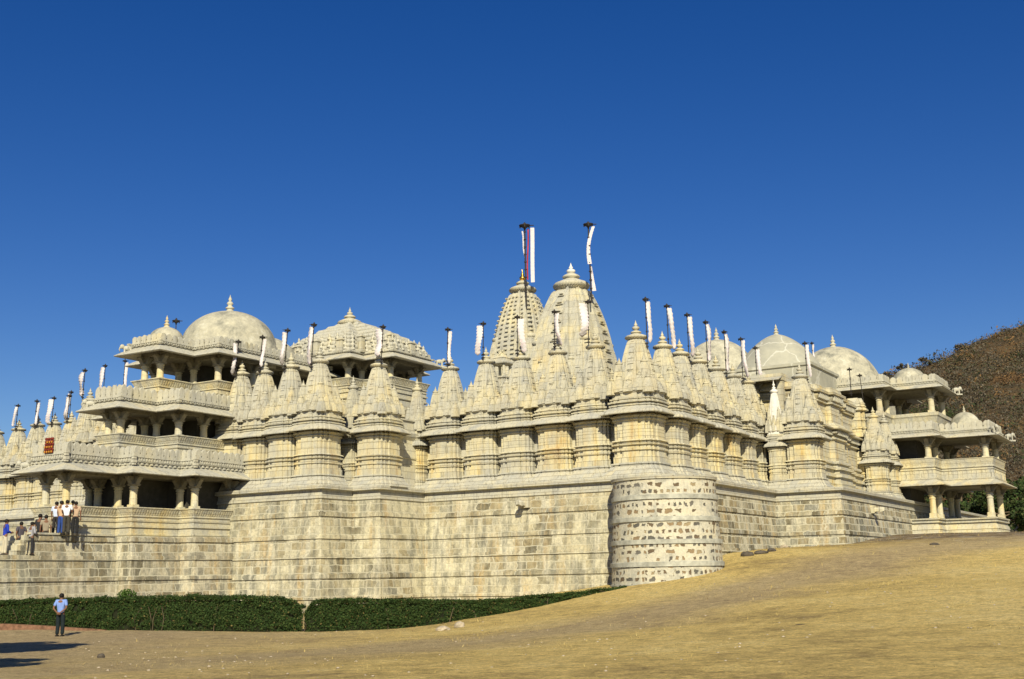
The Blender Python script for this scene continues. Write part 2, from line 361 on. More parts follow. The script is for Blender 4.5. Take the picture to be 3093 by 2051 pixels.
def make_shrine(W0=1.03, n_side=True, tower=3.0, body_scale=1.0):
    t = thing('carved_shrine', 'x', 'shrine', 0, 0, 0)
    P = ratha(W0, .085)
    mb = MB(); mb.sweep(P, [(0.0, .44), (.04, .44), (.16, .40), (.30, .31), (.44, .22), (.54, .17), (.56, .12), (.60, .12), (.62, .17), (.70, .16)]); mb.build('plinth', 'apron', t)
    mb = MB(); mb.sweep(P, [(z+.0008, o) for z, o in SHRINE_WALL]); mb.build('wall', 'shrine', t)
    mb = MB(); mb.sweep(P, [(3.19, -.09), (3.20, .15), (3.13, .46), (3.17, .475), (3.28, .43), (3.33, .36), (3.42, .24), (3.5, .14), (3.53, .12)]); mb.build('eave', 'eave', t)
    mb = MB(); mb.sweep(P, [(3.53, .10), (3.55, .17), (3.61, .17), (3.63, .08), (3.69, .08), (3.71, .19), (3.79, .20), (3.81, .09), (3.87, .09), (3.89, .14), (3.95, .13), (3.97, .05), (4.05, .05)]); mb.build('cornice_band', 'moulding', t)
    # tower: base tiers, curved main spire
    zb = 4.05; W1 = W0; W0 = 1.10
    mb = MB(); mb.sweep(P, [(zb, .03), (zb+.16, .03), (zb+.18, .08), (zb+.22, .08), (zb+.24, -.04), (zb+.42, -.04), (zb+.44, .02), (zb+.48, .02), (zb+.5, -.1), (zb+.52, -.1)])
    m2 = spire_mesh(W0*.76, tower-.2, .45, 16, .125, True, 1.9, 9)
    mb.add([(x, y, z+zb+.2) for x, y, z in m2.v], m2.f)
    # rows of tiny stepped turrets along the tower's foot
    for k in range(4):
        for j in range(-3, 4):
            y = j*W0*.29; x = W0*(.98 if abs(j) < 2 else .90 if abs(j) < 3 else .86)
            hh = .34 if j % 2 else .46; ww = .085
            for z0, sc in ((0, 1.0), (hh*.35, .84), (hh*.62, .62), (hh*.85, .36)):
                q = [(x-ww*2*sc, y-ww*sc), (x+ww*sc, y-ww*sc), (x+ww*sc, y+ww*sc), (x-ww*2*sc, y+ww*sc)]
                for _ in range(k): q = [(-b, a) for a, b in q]
                mb.sweep(q, [(zb+.25+z0, 0), (zb+.25+z0+hh*.34, -.01)])
    sp = mb.build('spire', 'spire', t)
    def let(x, y, z, s, h):
        o = bpy.data.objects.new('spirelet', SPIRELET2); C.objects.link(o); o.parent = sp; o.location = (x, y, z); o.scale = (s, s, h)
    for k in range(4):
        c, s_ = [(1, 0), (0, 1), (-1, 0), (0, -1)][k]
        def rt(x, y): return (x*c-y*s_, x*s_+y*c)
        let(*rt(W0*.60, 0), zb+.25, W0*.32, 1.02)
        let(*rt(W0*.86, 0), zb+.20, W0*.25, .56)
        let(*rt(W0*.56, W0*.56), zb+.40, W0*.27, 1.30)
        let(*rt(W0*.82, W0*.82), zb+.12, W0*.21, .74)
        for yy in (-.46, .46): let(*rt(W0*.84, W0*yy), zb+.22, W0*.21, .80)
    mb = MB(); zt = zb+tower
    mb.lathe(0, 0, [(W0*.34, zt-.04), (W0*.32, zt+.07)], 20, None, True, False, False); amalaka(mb, W0*.47, zt+.04, 40); mb.build('amalaka', 'moulding', t)
    mb = MB(); kalasha(mb, W0*.165, zt+.04+W0*.47*.94, .56); mb.build('finial', 'spire', t)
    return t
PROTO = make_shrine()
used = [False]
def shrine(a, b, label, s=1.0, sz=1.0, z=6.93, group='small carved spire shrines along the terrace edge', rz=0):
    o = PROTO if not used[0] else copy_tree(PROTO)
    used[0] = True
    o.location = W(a, b, z); o.rotation_euler = (0, 0, ROT+rz); o.scale = (s, s, sz)
    tag(o, label, 'shrine', group); return o

# front-left run
shrine(50.02, 47.78, 'leftmost spire shrine of the near row, rising just above the left porch roofs', .93, .950)
shrine(49.98, 45.98, 'second near spire shrine from the left, right of the one against the left porch', .94, .938, 6.926)
shrine(50.00, 44.05, 'third near spire shrine from the left, white banner on the left of its pole', .95, .952, 6.932)
shrine(50.05, 42.02, 'fourth near spire shrine from the left, at the terrace corner with kinked banner', 1.0, .966)
shrine(52.45, 41.55, 'dwarf spire shrine in the recess left of the lone shrine with a broad white banner', .60, .80)
shrine(52.3, 39.62, 'spire shrine standing between the two dwarf shrines, broad white banner over it', .97, .945, 6.928)
shrine(56.3, 39.85, 'dwarf spire shrine half hidden in the recess right of the broad banner shrine', .60, .83)
for i, (b, d, sz) in enumerate([(37.9, 0.0, .985), (35.42, -.012, 1.005), (33.08, .012, .995), (30.72, -.006, 1.005), (28.38, .008, 1.012)]):
    shrine(56.92+.5*d, b, ['spire shrine whose dark pole stands left of its banner against open sky', 'spire shrine directly in front of the left edge of the golden-tipped tower',
                        'spire shrine with a pale banner across the golden-tipped tower', 'spire shrine with pinkish banner across the left half of the white-tipped tower',
                        'spire shrine with wide banner across the right side of the white-tipped tower'][i], 1.03, sz, 6.93+d)
shrine(56.55, 25.75, 'largest corner spire shrine standing above the round bastion', 1.16, 1.035)
for i, (a, d) in enumerate([(59.35, 0.0), (61.75, .01), (64.45, -.008), (67.3, .006), (70.1, -.004), (72.7, .01)]):
    shrine(a-.7, 25.15+.6*d, ['first', 'second', 'third', 'fourth', 'fifth', 'last'][i]+' spire shrine to the right of the big corner shrine in the receding right row', 1.04, 1.0-.006*i, 6.93+d)
shrine(72.3, 21.8, 'tall spire shrine standing forward alone on the right terrace projection', 1.0, .98, 6.934)
WS = shrine(71.6, 23.3, 'small whitewashed spire glimpsed in the dark gap before the right hall', .5, .86)
for ch in WS.children:
    if ch.name.startswith(('spire', 'amalaka', 'finial')):
        ch.data = ch.data.copy(); ch.data.materials[0] = M['marble']
for i, (a, b, s, sz) in enumerate([(86.5, 20.9, .75, .83), (88.3, 20.6, .70, .80)]):
    shrine(a, b, ['narrow', 'second narrow'][i]+' spire shrine '+['beside the right end of the tall carved hall wall', 'squeezed against the right pavilion'][i], s, sz)
# far-left run beyond the porch
for i, (a, b, sz) in enumerate([(56.9, 76.75, .915), (56.9, 74.6, .935), (56.92, 72.75, .932), (56.9, 70.9, .93), (56.93, 68.8, .94), (56.9, 66.7, .935), (56.92, 79.3, .91)]):
    shrine(a, b, ['leftmost complete spire shrine against the sky beyond the left porch', 'second far-left spire shrine, two banners above it', 'third far-left spire shrine with banner left of its pole',
                  'fourth far-left spire shrine behind the red garland', 'far-left spire shrine mostly hidden by the porch roofs', 'far-left spire shrine seen through the upper porch openings', 'spire shrine cut by the left edge of the photo'][i], 1.02, sz, 6.93+.004*(i % 3), 'small carved spire shrines beyond the left porch')
for i, (a, b) in enumerate([(51.2, 62.1), (51.2, 59.7), (51.15, 57.3)]):
    shrine(a, b, ['nearer spire shrine just left of the second porch roof', 'spire shrine behind the left porch seen through its columns', 'spire shrine hidden behind the left porch'][i], .98, .94, 6.93+.004*i, 'small carved spire shrines beyond the left porch')

# ------------------------------------------------------------------ terrace
TER = [(48.42, 46.7), (48.42, 40.4), (51.0, 40.4), (51.0, 38.55), (55.12, 38.55), (55.12, 23.42), (70.9, 23.42), (70.9, 19.42), (89.3, 19.42), (140, 19.42), (140, 84), (55.12, 84), (55.12, 60.95), (49.6, 60.95), (49.6, 53)]
t = thing('temple_terrace', 'long high stone terrace wall with projecting courses carrying the whole temple', 'retaining wall', 48.42, 46.7, 0)
OG = (48.42, 46.7, 0)
def courses(lines, top, o_top=.03, o_bot=.36, z0=-3.0, band=.2):
    pr = [(z0, o_bot+.12)]
    zs = [l for l in lines if l < top]
    for l in zs:
        k = o_top+(o_bot-o_top)*max(0, (top-l))/top
        pr += [(l-.012, k+.0), (l, k+.065), (l+band, k+.055), (l+band+.015, k-.0)]
    pr.append((top, o_top)); return pr
mb = MB(); mb.sweep(TER, courses([1.04, 2.11, 3.15, 4.15, 5.32], 6.22), False, False); mb.build('masonry_wall', 'wall_left', t, origin=OG)
mb = MB(); mb.sweep(TER, [(6.22, .03), (6.25, .10), (6.42, .09), (6.44, .03), (6.70, .02), (6.72, .20), (6.74, .27), (6.93, .27), (6.935, .0)], True, True); mb.build('cornice', 'apron', t, origin=OG)
# fronting strip of the plinth zone between the shrines
G2 = [(49.7, 49.5), (49.7, 42.0), (52.4, 42.0), (52.4, 39.6), (56.6, 39.6), (56.6, 25.0), (74.0, 25.0), (74.0, 23.6), (89.0, 22.6), (89.0, 30), (62, 30), (62, 50), (62, 80), (57.3, 80), (57.3, 60.5), (51, 60.5), (51, 50.5), (49.7, 50.5)]
t2 = thing('shrine_gallery', 'plain stone gallery wall linking the backs of the small spire shrines', 'gallery wall', 56.6, 25, 6.93)
mb = MB(); mb.sweep(G2, [(6.9, .2), (7.3, .1), (7.6, .05), (8.7, .05), (8.75, .12), (9.8, 0), (10.0, .15), (10.2, .2), (10.3, .05), (10.9, .0), (10.92, .1), (11.0, .1)]); mb.build('wall', 'plain', t2, origin=(56.6, 25, 6.93))

# left porch base
BASE = [(20, 48.62), (42.25, 48.62), (42.25, 47.5), (45.5, 47.5), (45.5, 46.42), (49.5, 46.42), (49.5, 53.2), (45.5, 53.2), (45.5, 52.1), (42.3, 52.1), (42.3, 50.9), (38.7, 50.9), (38.7, 51.2), (20, 51.2)]
t = thing('porch_base', 'coursed brown and cream stone base under the left porch and its stair landing', 'retaining wall', 39, 48.6, 0)
mb = MB(); BP = BASE[1:11]; mb.sweep([(37.1, 48.62)]+BP[:0]+BASE[1:11]+[(42.3, 50.9), (37.1, 50.9)][1:], courses([1.2, 2.2, 3.2, 4.12], 4.40, .0, .22, -2), True, True); mb.build('masonry_wall', 'wall_left_strong', t, origin=(39, 48.6, 0))
mb = MB(); mb.sweep([(20, 48.60), (37.1, 48.60), (37.1, 50.92), (20, 50.92)], courses([1.2, 2.2, 3.2], 3.42, .0, .22, -2, .22), True, True); mb.build('lower_landing', 'wall_left', t, origin=(39, 48.6, 0))
mb = MB(); mb.box(37.0, 42.0, 48.55, 48.85, 4.402, 4.50); mb.build('coping', 'plain', t, origin=(39, 48.6, 0))
t = thing('stair_cheek_wall', 'pale stepped wall behind the visitors on the stair landing', 'wall', 36, 51.3, 3.4)
mb = MB(); mb.box(20, 38.6, 51.0, 51.5, 0, 4.9); mb.box(20, 38.6, 50.98, 51.62, 4.9, 5.02); mb.build('wall', 'plain', t, origin=(36, 51.3, 3.4))
mb = MB()
for k in range(4): mb.box(36.4+.18*k, 37.1, 48.9, 50.9, 3.42, 3.42+.24*(k+1))
mb.build('steps', 'plain', t, origin=(36, 51.3, 3.4))

# ------------------------------------------------------------------ bastion
bx, by = 54.98, 23.85
t = thing('round_bastion', 'round bastion of dark rubble stones in pale mortar at the terrace corner', 'bastion', bx, by, 0)
mb = MB()
pr = [(3.12, -1.0)]
def br_(z): return 2.84-.30*max(0, z)/6.6
zb_ = [(-1, 0), (0, 0)]
for z in np.linspace(-1, 6.55, 40): pr.append((br_(z)+.03*mn.noise(Vector((0, 0, z*1.3))), z))
mb.lathe(0, 0, pr, 72, None, True); mb.build('wall', 'bastion', t)
for z in (1.32, 2.36, 3.42, 4.5, 5.55):
    mb = MB(); r = br_(z); mb.lathe(0, 0, [(r-.1, z-.01), (r+.07, z), (r+.075, z+.2), (r-.1, z+.24)], 72, None, False); mb.build('string_course', 'grey_mortar', t)
mb = MB(); mb.lathe(0, 0, [(2.4, 6.50), (2.62, 6.52), (2.64, 6.66), (2.4, 6.66)], 72, None, False); mb.build('coping', 'apron', t)

# water spouts
def spout(a, b, z, rz, label):
    t = thing('water_spout', label, 'water spout', a, b, z, 'carved spouts on the terrace wall', True, rz)
    mb = MB(); mb.rings([[(x, y*w, zz*h) for y, zz in ((-1, -1), (1, -1), (1.1, .2), (.6, 1), (-.6, 1), (-1.1, .2))] for x, w, h in ((-.4, .16, .16), (0, .17, .17), (.15, .13, .13), (.32, .12, .12), (.42, .17, .17), (.55, .16, .15), (.66, .09, .09))]); mb.build('stone_head', 'plain', t)
    mb = MB(); mb.box(-.3, .06, -.3, .3, -.24, .26); mb.build('surround', 'plain', t)
spout(54.85, 31.9, 5.85, math.pi, 'carved stone water spout on the long wall left of the round bastion')
spout(77.8, 19.2, 5.85, -math.pi/2, 'pale carved water spout on the right terrace wall, right of the bastion')

# ------------------------------------------------------------------ pavilions
def pillar_mesh():
    mb = MB(); sq = lambda h: [(h, -h), (h, h), (-h, h), (-h, -h)]
    mb.sweep(sq(.21), [(0, .03), (.12, .03), (.14, 0), (.42, 0), (.45, -.03)])
    mb.lathe(0, 0, [(.205, .45), (.20, .5), (.195, .95), (.205, .96), (.205, 1.0), (.19, 1.01), (.185, 1.6), (.215, 1.62), (.215, 1.7), (.19, 1.72), (.19, 1.84), (.24, 1.87), (.24, 1.95), (.2, 1.97), (.2, 2.06)], 12, None, False, ph=R(15))
    return mb.mesh('pillar', 'pillar')
def capital_mesh():
    mb = MB(); mb.sweep([(.2, -.2), (.2, .2), (-.2, .2), (-.2, -.2)], [(0, 0), (.06, .05), (.1, .05)])
    for c, s in ((1, 0), (0, 1), (-1, 0), (0, -1)):
        pts = [(.1, .1), (.25, .1), (.33, .22), (.40, .34), (.50, .42), (.50, .5), (.1, .5)]
        vs = [(x*c-y*s, x*s+y*c, z) for y in (-.13, .13) for x, z in pts]; n = len(pts)
        mb.add(vs, [tuple(range(n)), tuple(reversed(range(n, 2*n)))]+[(i, i+n, (i+1) % n+n, (i+1) % n) for i in range(n)])
    return mb.mesh('capital', 'shaded')
PIL, CAP = pillar_mesh(), capital_mesh()
def merlon_mesh():
    mb = MB(); pts = [(-.16, 0), (.16, 0), (.16, .06), (.185, .12), (.185, .28), (.15, .40), (.08, .48), (0, .53), (-.08, .48), (-.15, .40), (-.185, .28), (-.185, .12), (-.16, .06)]
    n = len(pts); vs = [(x, y, z) for y in (-.065, .065) for x, z in pts]
    mb.add(vs, [tuple(range(n)), tuple(reversed(range(n, 2*n)))]+[(i, i+n, (i+1) % n+n, (i+1) % n) for i in range(n)])
    return mb.mesh('merlon', 'merlon')
MER = merlon_mesh()
def beast_mesh():
    mb = MB(); mb.box(-.34, .34, -.13, .13, 0, .08)
    mb.blob((0, 0, .36), (.26, .12, .14)); mb.blob((.27, 0, .44), (.13, .10, .13)); mb.tube([(.36, 0, .42), (.42, 0, .28), (.38, 0, .14)], [.05, .035, .03], 6)
    for x in (-.18, .14):
        for y in (-.07, .07): mb.tube([(x, y, .32), (x, y, .07)], [.055, .05], 6)
    mb.tube([(-.25, 0, .42), (-.32, 0, .3), (-.30, 0, .18)], [.03, .02, .015], 5)
    return mb.mesh('carved_beast', 'merlon')
BEAST = beast_mesh()
def inst(mesh, name, parent, loc, rz=0, sc=(1, 1, 1)):
    o = bpy.data.objects.new(name, mesh); C.objects.link(o); o.parent = parent; o.location = loc; o.rotation_euler = (0, 0, rz); o.scale = sc; return o

def tier(root, OG, poly, z0, zp, ze, zf, zm, skip=(), maxlen=3.6, beasts=(), over=.88, inset=.33, merl=True, band=None, core=None, mersel=None, floor_drop=.95, pw=1.0):
    ox, oy, oz = OG
    n = len(poly)
    H = zp-z0
    # balcony seat wall
    mb = MB(); pr = [(z0, .0), (z0+.06, .06), (z0+.14, .06), (z0+.16, .0)]
    if H > 1.0: pr += [(z0+H*.30, .0), (z0+H*.31, .07), (z0+H*.38, .07), (z0+H*.39, .0), (z0+H*.5, .0), (z0+H*.51, .05), (z0+H*.55, .05), (z0+H*.56, .0)]
    pr += [(zp-.5, .0), (zp-.48, .06), (zp-.42, .06), (zp-.40, .02), (zp-.06, .17), (zp-.05, .21), (zp, .21), (zp, -.16), (zp-floor_drop, -.16)]
    mb.sweep(poly, pr, True, True); mb.build('balcony_wall', 'balcony', root, origin=OG)
    # carved slanting slats on the balcony back
    mb = MB()
    for i in range(n):
        if i in skip: continue
        (x0, y0), (x1, y1) = poly[i], poly[(i+1) % n]; L = math.hypot(x1-x0, y1-y0)
        if L < .3: continue
        dx, dy = (x1-x0)/L, (y1-y0)/L; nx, ny = dy, -dx
        for j in range(int(L/.16)):
            s = (j+.5)*L/int(L/.16); px, py = x0+dx*s, y0+dy*s
            vs = []
            for zz, o in ((zp-.38, .02), (zp-.09, .15)):
                for ds, oo in ((-.045, o-.02), (.045, o-.02), (.045, o+.03), (-.045, o+.03)): vs.append((px+dx*ds+nx*oo, py+dy*ds+ny*oo, zz))
            mb.add(vs, [(0, 1, 2, 3), (4, 7, 6, 5), (0, 4, 5, 1), (1, 5, 6, 2), (2, 6, 7, 3), (3, 7, 4, 0)])
    mb.build('balcony_slats', 'balcony', root, origin=OG)
    # beam, ceiling and sloping eave
    mb = MB(); mb.sweep(off(poly, -inset), [(ze-.02, -.17), (ze-.02, .17), (ze+.24, .17), (ze+.24, .3)], True, True); mb.build('beam', 'shaded', root, origin=OG)
    mb = MB(); pe = [(ze+.20, -.6), (ze+.22, -.1), (ze+.0, over-.02), (ze+.045, over+.03), (ze+.10, over-.02), (ze+.30, over*.62), (ze+.46, .26), (ze+.50, .22)]
    mb.sweep(poly, pe, True, True); mb.build('eave', 'eave', root, origin=OG)
    # frieze over the eave
    zs = ze+.50
    hf = zf-zs
    mb = MB(); mb.sweep(poly, [(zs, .15), (zs+.02, .22), (zs+hf*.38, .24), (zs+hf*.40, .32), (zs+hf*.46, .32), (zs+hf*.48, .24), (zs+hf*.9, .25), (zs+hf*.92, .31), (zf, .31), (zf, -.2)], True, True)
    for i in range(n):
        if i in skip: continue
        P2 = off(poly, .22); (x0, y0), (x1, y1) = P2[i], P2[(i+1) % n]; L = math.hypot(x1-x0, y1-y0)
        if L < .3: continue
        dx, dy = (x1-x0)/L, (y1-y0)/L; nx, ny = dy, -dx
        for (za, zb2, st, w, d) in ((zs+hf*.52, zs+hf*.86, .17, .05, .07), (zs+.03, zs+hf*.30, .30, .06, .09)):
            m = max(1, int(L/st))
            for j in range(m):
                s = (j+.5)*L/m; px, py = x0+dx*s, y0+dy*s
                vs = [(px+dx*ds+nx*oo, py+dy*ds+ny*oo, zz) for zz in (za, zb2) for ds, oo in ((-w, -.02), (w, -.02), (w, d), (-w, d))]
                mb.add(vs, [(0, 3, 2, 1), (4, 5, 6, 7), (0, 1, 5, 4), (1, 2, 6, 5), (2, 3, 7, 6), (3, 0, 4, 7)])
    mb.build('frieze', 'frieze', root, origin=OG)
    # crenellated parapet
    if merl:
        P2 = off(poly, .22)
        mb = MB(); mb.sweep(P2, [(zf+.001, 0), (zf+.14, 0), (zf+.14, -.13), (zf+.02, -.13)], False, True)
        for i in range(n):
            if i in skip and (i-1) % n in skip: continue
            (xm, ym), (x1, y1), (x2, y2) = poly[i-1], poly[i], poly[(i+1) % n]
            if (x1-xm)*(y2-y1)-(y1-ym)*(x2-x1) > 0:
                (px, py) = off(poly, .30)[i]
                for zz, h in ((zs+.0, .08), (zs+hf*.25, .11), (zs+hf*.7, .09), (zf+.0, .11)): mb.box(px-h, px+h, py-h, py+h, zz, zz+hf*.36)
        par = mb.build('roof_parapet', 'merlon', root, origin=OG)
        for i in range(n):
            if i in skip or (mersel and i not in mersel): continue
            (x0, y0), (x1, y1) = P2[i], P2[(i+1) % n]; L = math.hypot(x1-x0, y1-y0)
            if L < .5: continue
            dx, dy = (x1-x0)/L, (y1-y0)/L; nx, ny = dy, -dx; m = max(1, round(L/.41))
            for j in range(m):
                s = (j+.5)*L/m
                inst(MER, 'merlon', par, (x0+dx*s-nx*.066-ox, y0+dy*s-ny*.066-oy, zf+.14-oz), math.atan2(dy, dx)+random.uniform(-.03, .03), (L/m/.40, 1, (zm-zf-.14)/.53*random.uniform(.94, 1.04)))
    for (bxx, byy, rz) in beasts: inst(BEAST, 'carved_beast', root, (bxx-ox, byy-oy, ze+.12-oz), rz, (1.05, 1.05, 1.05))
    # pillars
    P3 = off(poly, -inset); zpb = zp-.12
    sp = []
    for i in range(n):
        (x0, y0), (x1, y1) = P3[i], P3[(i+1) % n]; L = math.hypot(x1-x0, y1-y0)
        sp.append((x0, y0))
        if i in skip: continue
        k = int(L/maxlen)
        for j in range(k): f = (j+1)/(k+1); sp.append((x0+(x1-x0)*f, y0+(y1-y0)*f))
    hp = ze-.02-zpb
    for (x, y) in sp:
        hc = min(.5, hp*.32)
        p = inst(PIL, 'pillar', root, (x-ox, y-oy, zpb-oz), 0, (pw, pw, (hp-hc)/2.06))
        inst(CAP, 'capital', p, (0, 0, 2.06), 0, (1, 1, hc/.5*2.06/(hp-hc)))
    if core:
        mb = MB(); mb.sweep(core, [(z0+.05, 0), (ze-.03, 0)]); mb.build('inner_shade_wall', 'inner', root, origin=OG)  # interior block put in for darkness, its colour carries the shade

# left porch, three storeys
OG = (44, 49.7, 4.4)
t = thing('left_porch', 'three storey open pillared porch with crenellated roofs and domes at the left', 'porch', *OG)
L1 = [(39.2, 51.2), (39.2, 49.0), (42.45, 49.0), (42.45, 47.85), (45.65, 47.85), (45.65, 46.75), (49.0, 46.75), (49.0, 53.0), (45.65, 53.0), (45.65, 51.9), (42.45, 51.9), (42.45, 51.2)]
tier(t, OG, L1, 4.40, 5.88, 7.50, 8.43, 9.02, skip=(6, 7, 8), beasts=((38.75, 51.6, 2.4),), core=[(43.2, 49.45), (46.3, 49.45), (46.3, 48.0), (60, 48.0), (60, 51.8), (43.2, 51.8)], floor_drop=1.0)
L2 = [(43.1, 51.4), (43.1, 49.8), (45.6, 49.8), (45.6, 48.1), (50, 48.1), (50, 53.2), (45.6, 53.2), (45.6, 51.4)]
tier(t, OG, L2, 8.45, 9.88, 11.10, 11.78, 12.48, skip=(4, 5, 6), beasts=((42.65, 51.7, 2.4),), core=[(46.5, 50.3), (48.2, 50.3), (48.2, 49.4), (60, 49.4), (60, 52.4), (46.5, 52.4)], floor_drop=.7)
L3 = [(46.15, 52.2), (46.15, 50.3), (48.7, 50.3), (48.7, 48.35), (58, 48.35), (58, 54.2), (48.7, 54.2), (48.7, 52.2)]
tier(t, OG, L3, 11.75, 13.32, 14.70, 15.40, 15.88, skip=(4, 5, 6), beasts=((45.7, 52.5, 2.4),), core=[(50.2, 50.9), (51.5, 50.9), (51.5, 49.8), (60, 49.8), (60, 53), (50.2, 53)], floor_drop=.8)
def dome(root, OG, a, b, z, r, h, fin, mat='dome', base=.5, n=48, point=.0, name='dome'):
    mb = MB(); pr = [(r*1.03, z-base), (r*1.03, z-.02), (r, z)]
    for i in range(1, 15):
        t_ = i/14*math.pi/2; q_ = math.sin(t_); rr = r*((1-point)*math.cos(t_)+point*(1-q_)**.85); pr.append((max(rr, r*.04), z+h*math.sin(t_)))
    mb.lathe(a-OG[0], b-OG[1], [(q, w-OG[2]) for q, w in pr], n)
    d = mb.build(name, mat, root)
    mb = MB(); mb2 = MB(); k = fin
    mb2.lathe(0, 0, [(.42*k, -.08*k), (.40*k, .0), (.30*k, .12*k), (.24*k, .2*k), (.24*k, .26*k), (.33*k, .3*k), (.35*k, .34*k), (.26*k, .42*k), (.16*k, .5*k), (.15*k, .56*k), (.24*k, .66*k), (.25*k, .72*k), (.18*k, .82*k), (.1*k, .88*k), (.09*k, .92*k), (.14*k, 1.0*k), (.13*k, 1.06*k), (.05*k, 1.25*k), (.005, 1.42*k)], 20)
    mb2.build('finial', 'spire', d, loc=(a-OG[0], b-OG[1], z+h*.985-OG[2]))
    return d
dome(t, OG, 52.3, 51.1, 16.1, 2.86, 2.25, .80, base=1.4, name='large_dome', point=.0)
dome(t, OG, 55.6, 51.6, 15.9, 2.3, 1.5, .3, base=.8, name='low_dome')
dome(t, OG, 47.45, 51.3, 15.75, 1.0, .82, .52, base=.5, name='small_dome')
mb = MB()
for i in range(3): mb.sweep([(39.45+.001, 0), (39.45, 1), (39.4, 1), (39.4, 0)], [(0, 0), (.001, 0)])
# garland hung on the porch roof parapet
g_ = thing('flower_garland', 'square red and orange flower garland hung on the lowest porch roof', 'garland', 38.93, 50.05, 8.50)
mb = MB()
for i in range(5):
    for j in range(6): mb.blob((-.03+.02*random.random(), (i-2)*.13+random.uniform(-.02, .02), .06+j*.13), (.06, .075, .075), 6, 4, .15)
mb.build('red_flowers', simple('red_flowers', (.20, .03, .02), .8, 0, .5, 14), g_)
mb = MB()
for i in range(11): mb.blob((-.075, (i % 4-1.5)*.17, .06+(i//4)*.24), (.04, .05, .06), 6, 4, .15)
mb.build('orange_flowers', simple('orange_flowers', (.50, .24, .03), .8, 0, .2), g_)

# right pavilion
OG = (93.8, 17, 4.4)
t = thing('right_pavilion', 'three storey open pillared pavilion at the right end, two small domes', 'pavilion', *OG)
R1 = [(88.9, 22), (88.9, 17.5), (91.2, 17.5), (91.2, 13.95), (96.3, 13.95), (96.3, 17.5), (98.7, 17.5), (98.7, 22)]
# level 1: low plinth and tall pillars
mb = MB(); mb.sweep(R1, [(3.6, .32), (4.5, .30), (4.62, .22), (4.64, .10), (4.8, .10), (4.82, .14), (5.1, .06), (5.12, .0), (5.28, .0), (5.3, .12), (5.4, .12), (5.42, .02), (5.5, .02), (5.52, .16), (5.62, .16)]); mb.build('plinth', 'balcony', t, origin=OG)
mb = MB(); mb.sweep(off(R1, -.33), [(7.88, -.17), (7.88, .17), (8.14, .17), (8.14, .3)]); mb.build('beam', 'shaded', t, origin=OG)
mb = MB(); mb.sweep(R1, [(8.12, -.6), (8.14, -.1), (7.90, .78), (7.94, .83), (8.0, .78), (8.16, .5), (8.32, .24), (8.36, .2)]); mb.build('eave', 'balcony', t, origin=OG)
mb = MB(); mb.sweep(R1, [(8.36, .15), (8.37, .22), (8.48, .22), (8.5, .16), (9.05, .14), (9.07, .2), (9.14, .2), (9.16, .14), (9.24, .14), (9.26, .22), (9.34, .22), (9.36, .12), (9.40, .12), (9.86, .24), (9.88, .28), (9.92, .28), (9.92, -.1), (9.0, -.1)])
P2 = off(R1, .14)
for i in (0, 1, 2, 3, 4):
    (x0, y0), (x1, y1) = P2[i], P2[i+1]; L = math.hypot(x1-x0, y1-y0); dx, dy = (x1-x0)/L, (y1-y0)/L; nx, ny = dy, -dx
    m = int(L/.3)
    for j in range(m):
        s = (j+.5)*L/m; px, py = x0+dx*s, y0+dy*s; w = .012
        vs = [(px+dx*ds+nx*oo, py+dy*ds+ny*oo, zz) for zz in (8.52, 9.04) for ds, oo in ((-w, -.02), (w, -.02), (w, .035), (-w, .035))]
        mb.add(vs, [(0, 3, 2, 1), (4, 5, 6, 7), (0, 1, 5, 4), (1, 2, 6, 5), (2, 3, 7, 6), (3, 0, 4, 7)])
mb.build('balcony_wall', 'balcony', t, origin=OG)
def pils(root, OG, poly, z0, z1, inset=.33, skip=(), maxlen=3.4):
    P3 = off(poly, -inset); sp = []
    for i in range(len(P3)):
        (x0, y0), (x1, y1) = P3[i], P3[(i+1) % len(P3)]; sp.append((x0, y0)); L = math.hypot(x1-x0, y1-y0)
        if i in skip: continue
        k = int(L/maxlen)
        for j in range(k): sp.append((x0+(x1-x0)*(j+1)/(k+1), y0+(y1-y0)*(j+1)/(k+1)))
    hp = z1-z0
    for x, y in sp:
        p = inst(PIL, 'pillar', root, (x-OG[0], y-OG[1], z0-OG[2]), 0, (1.15, 1.15, (hp-.5)/2.06)); inst(CAP, 'capital', p, (0, 0, 2.06), 0, (1, 1, 2.06/(hp-.5)))
pils(t, OG, R1, 5.6, 7.88, skip=(3, 6, 7), maxlen=9)
mb = MB(); mb.sweep([(89.7, 19.4), (94.2, 19.4), (94.2, 24), (89.7, 24)], [(5.6, 0), (8.1, 0)]); mb.build('inner_shade_wall', 'inner', t, origin=OG)  # added dark block, interior shade painted in its colour
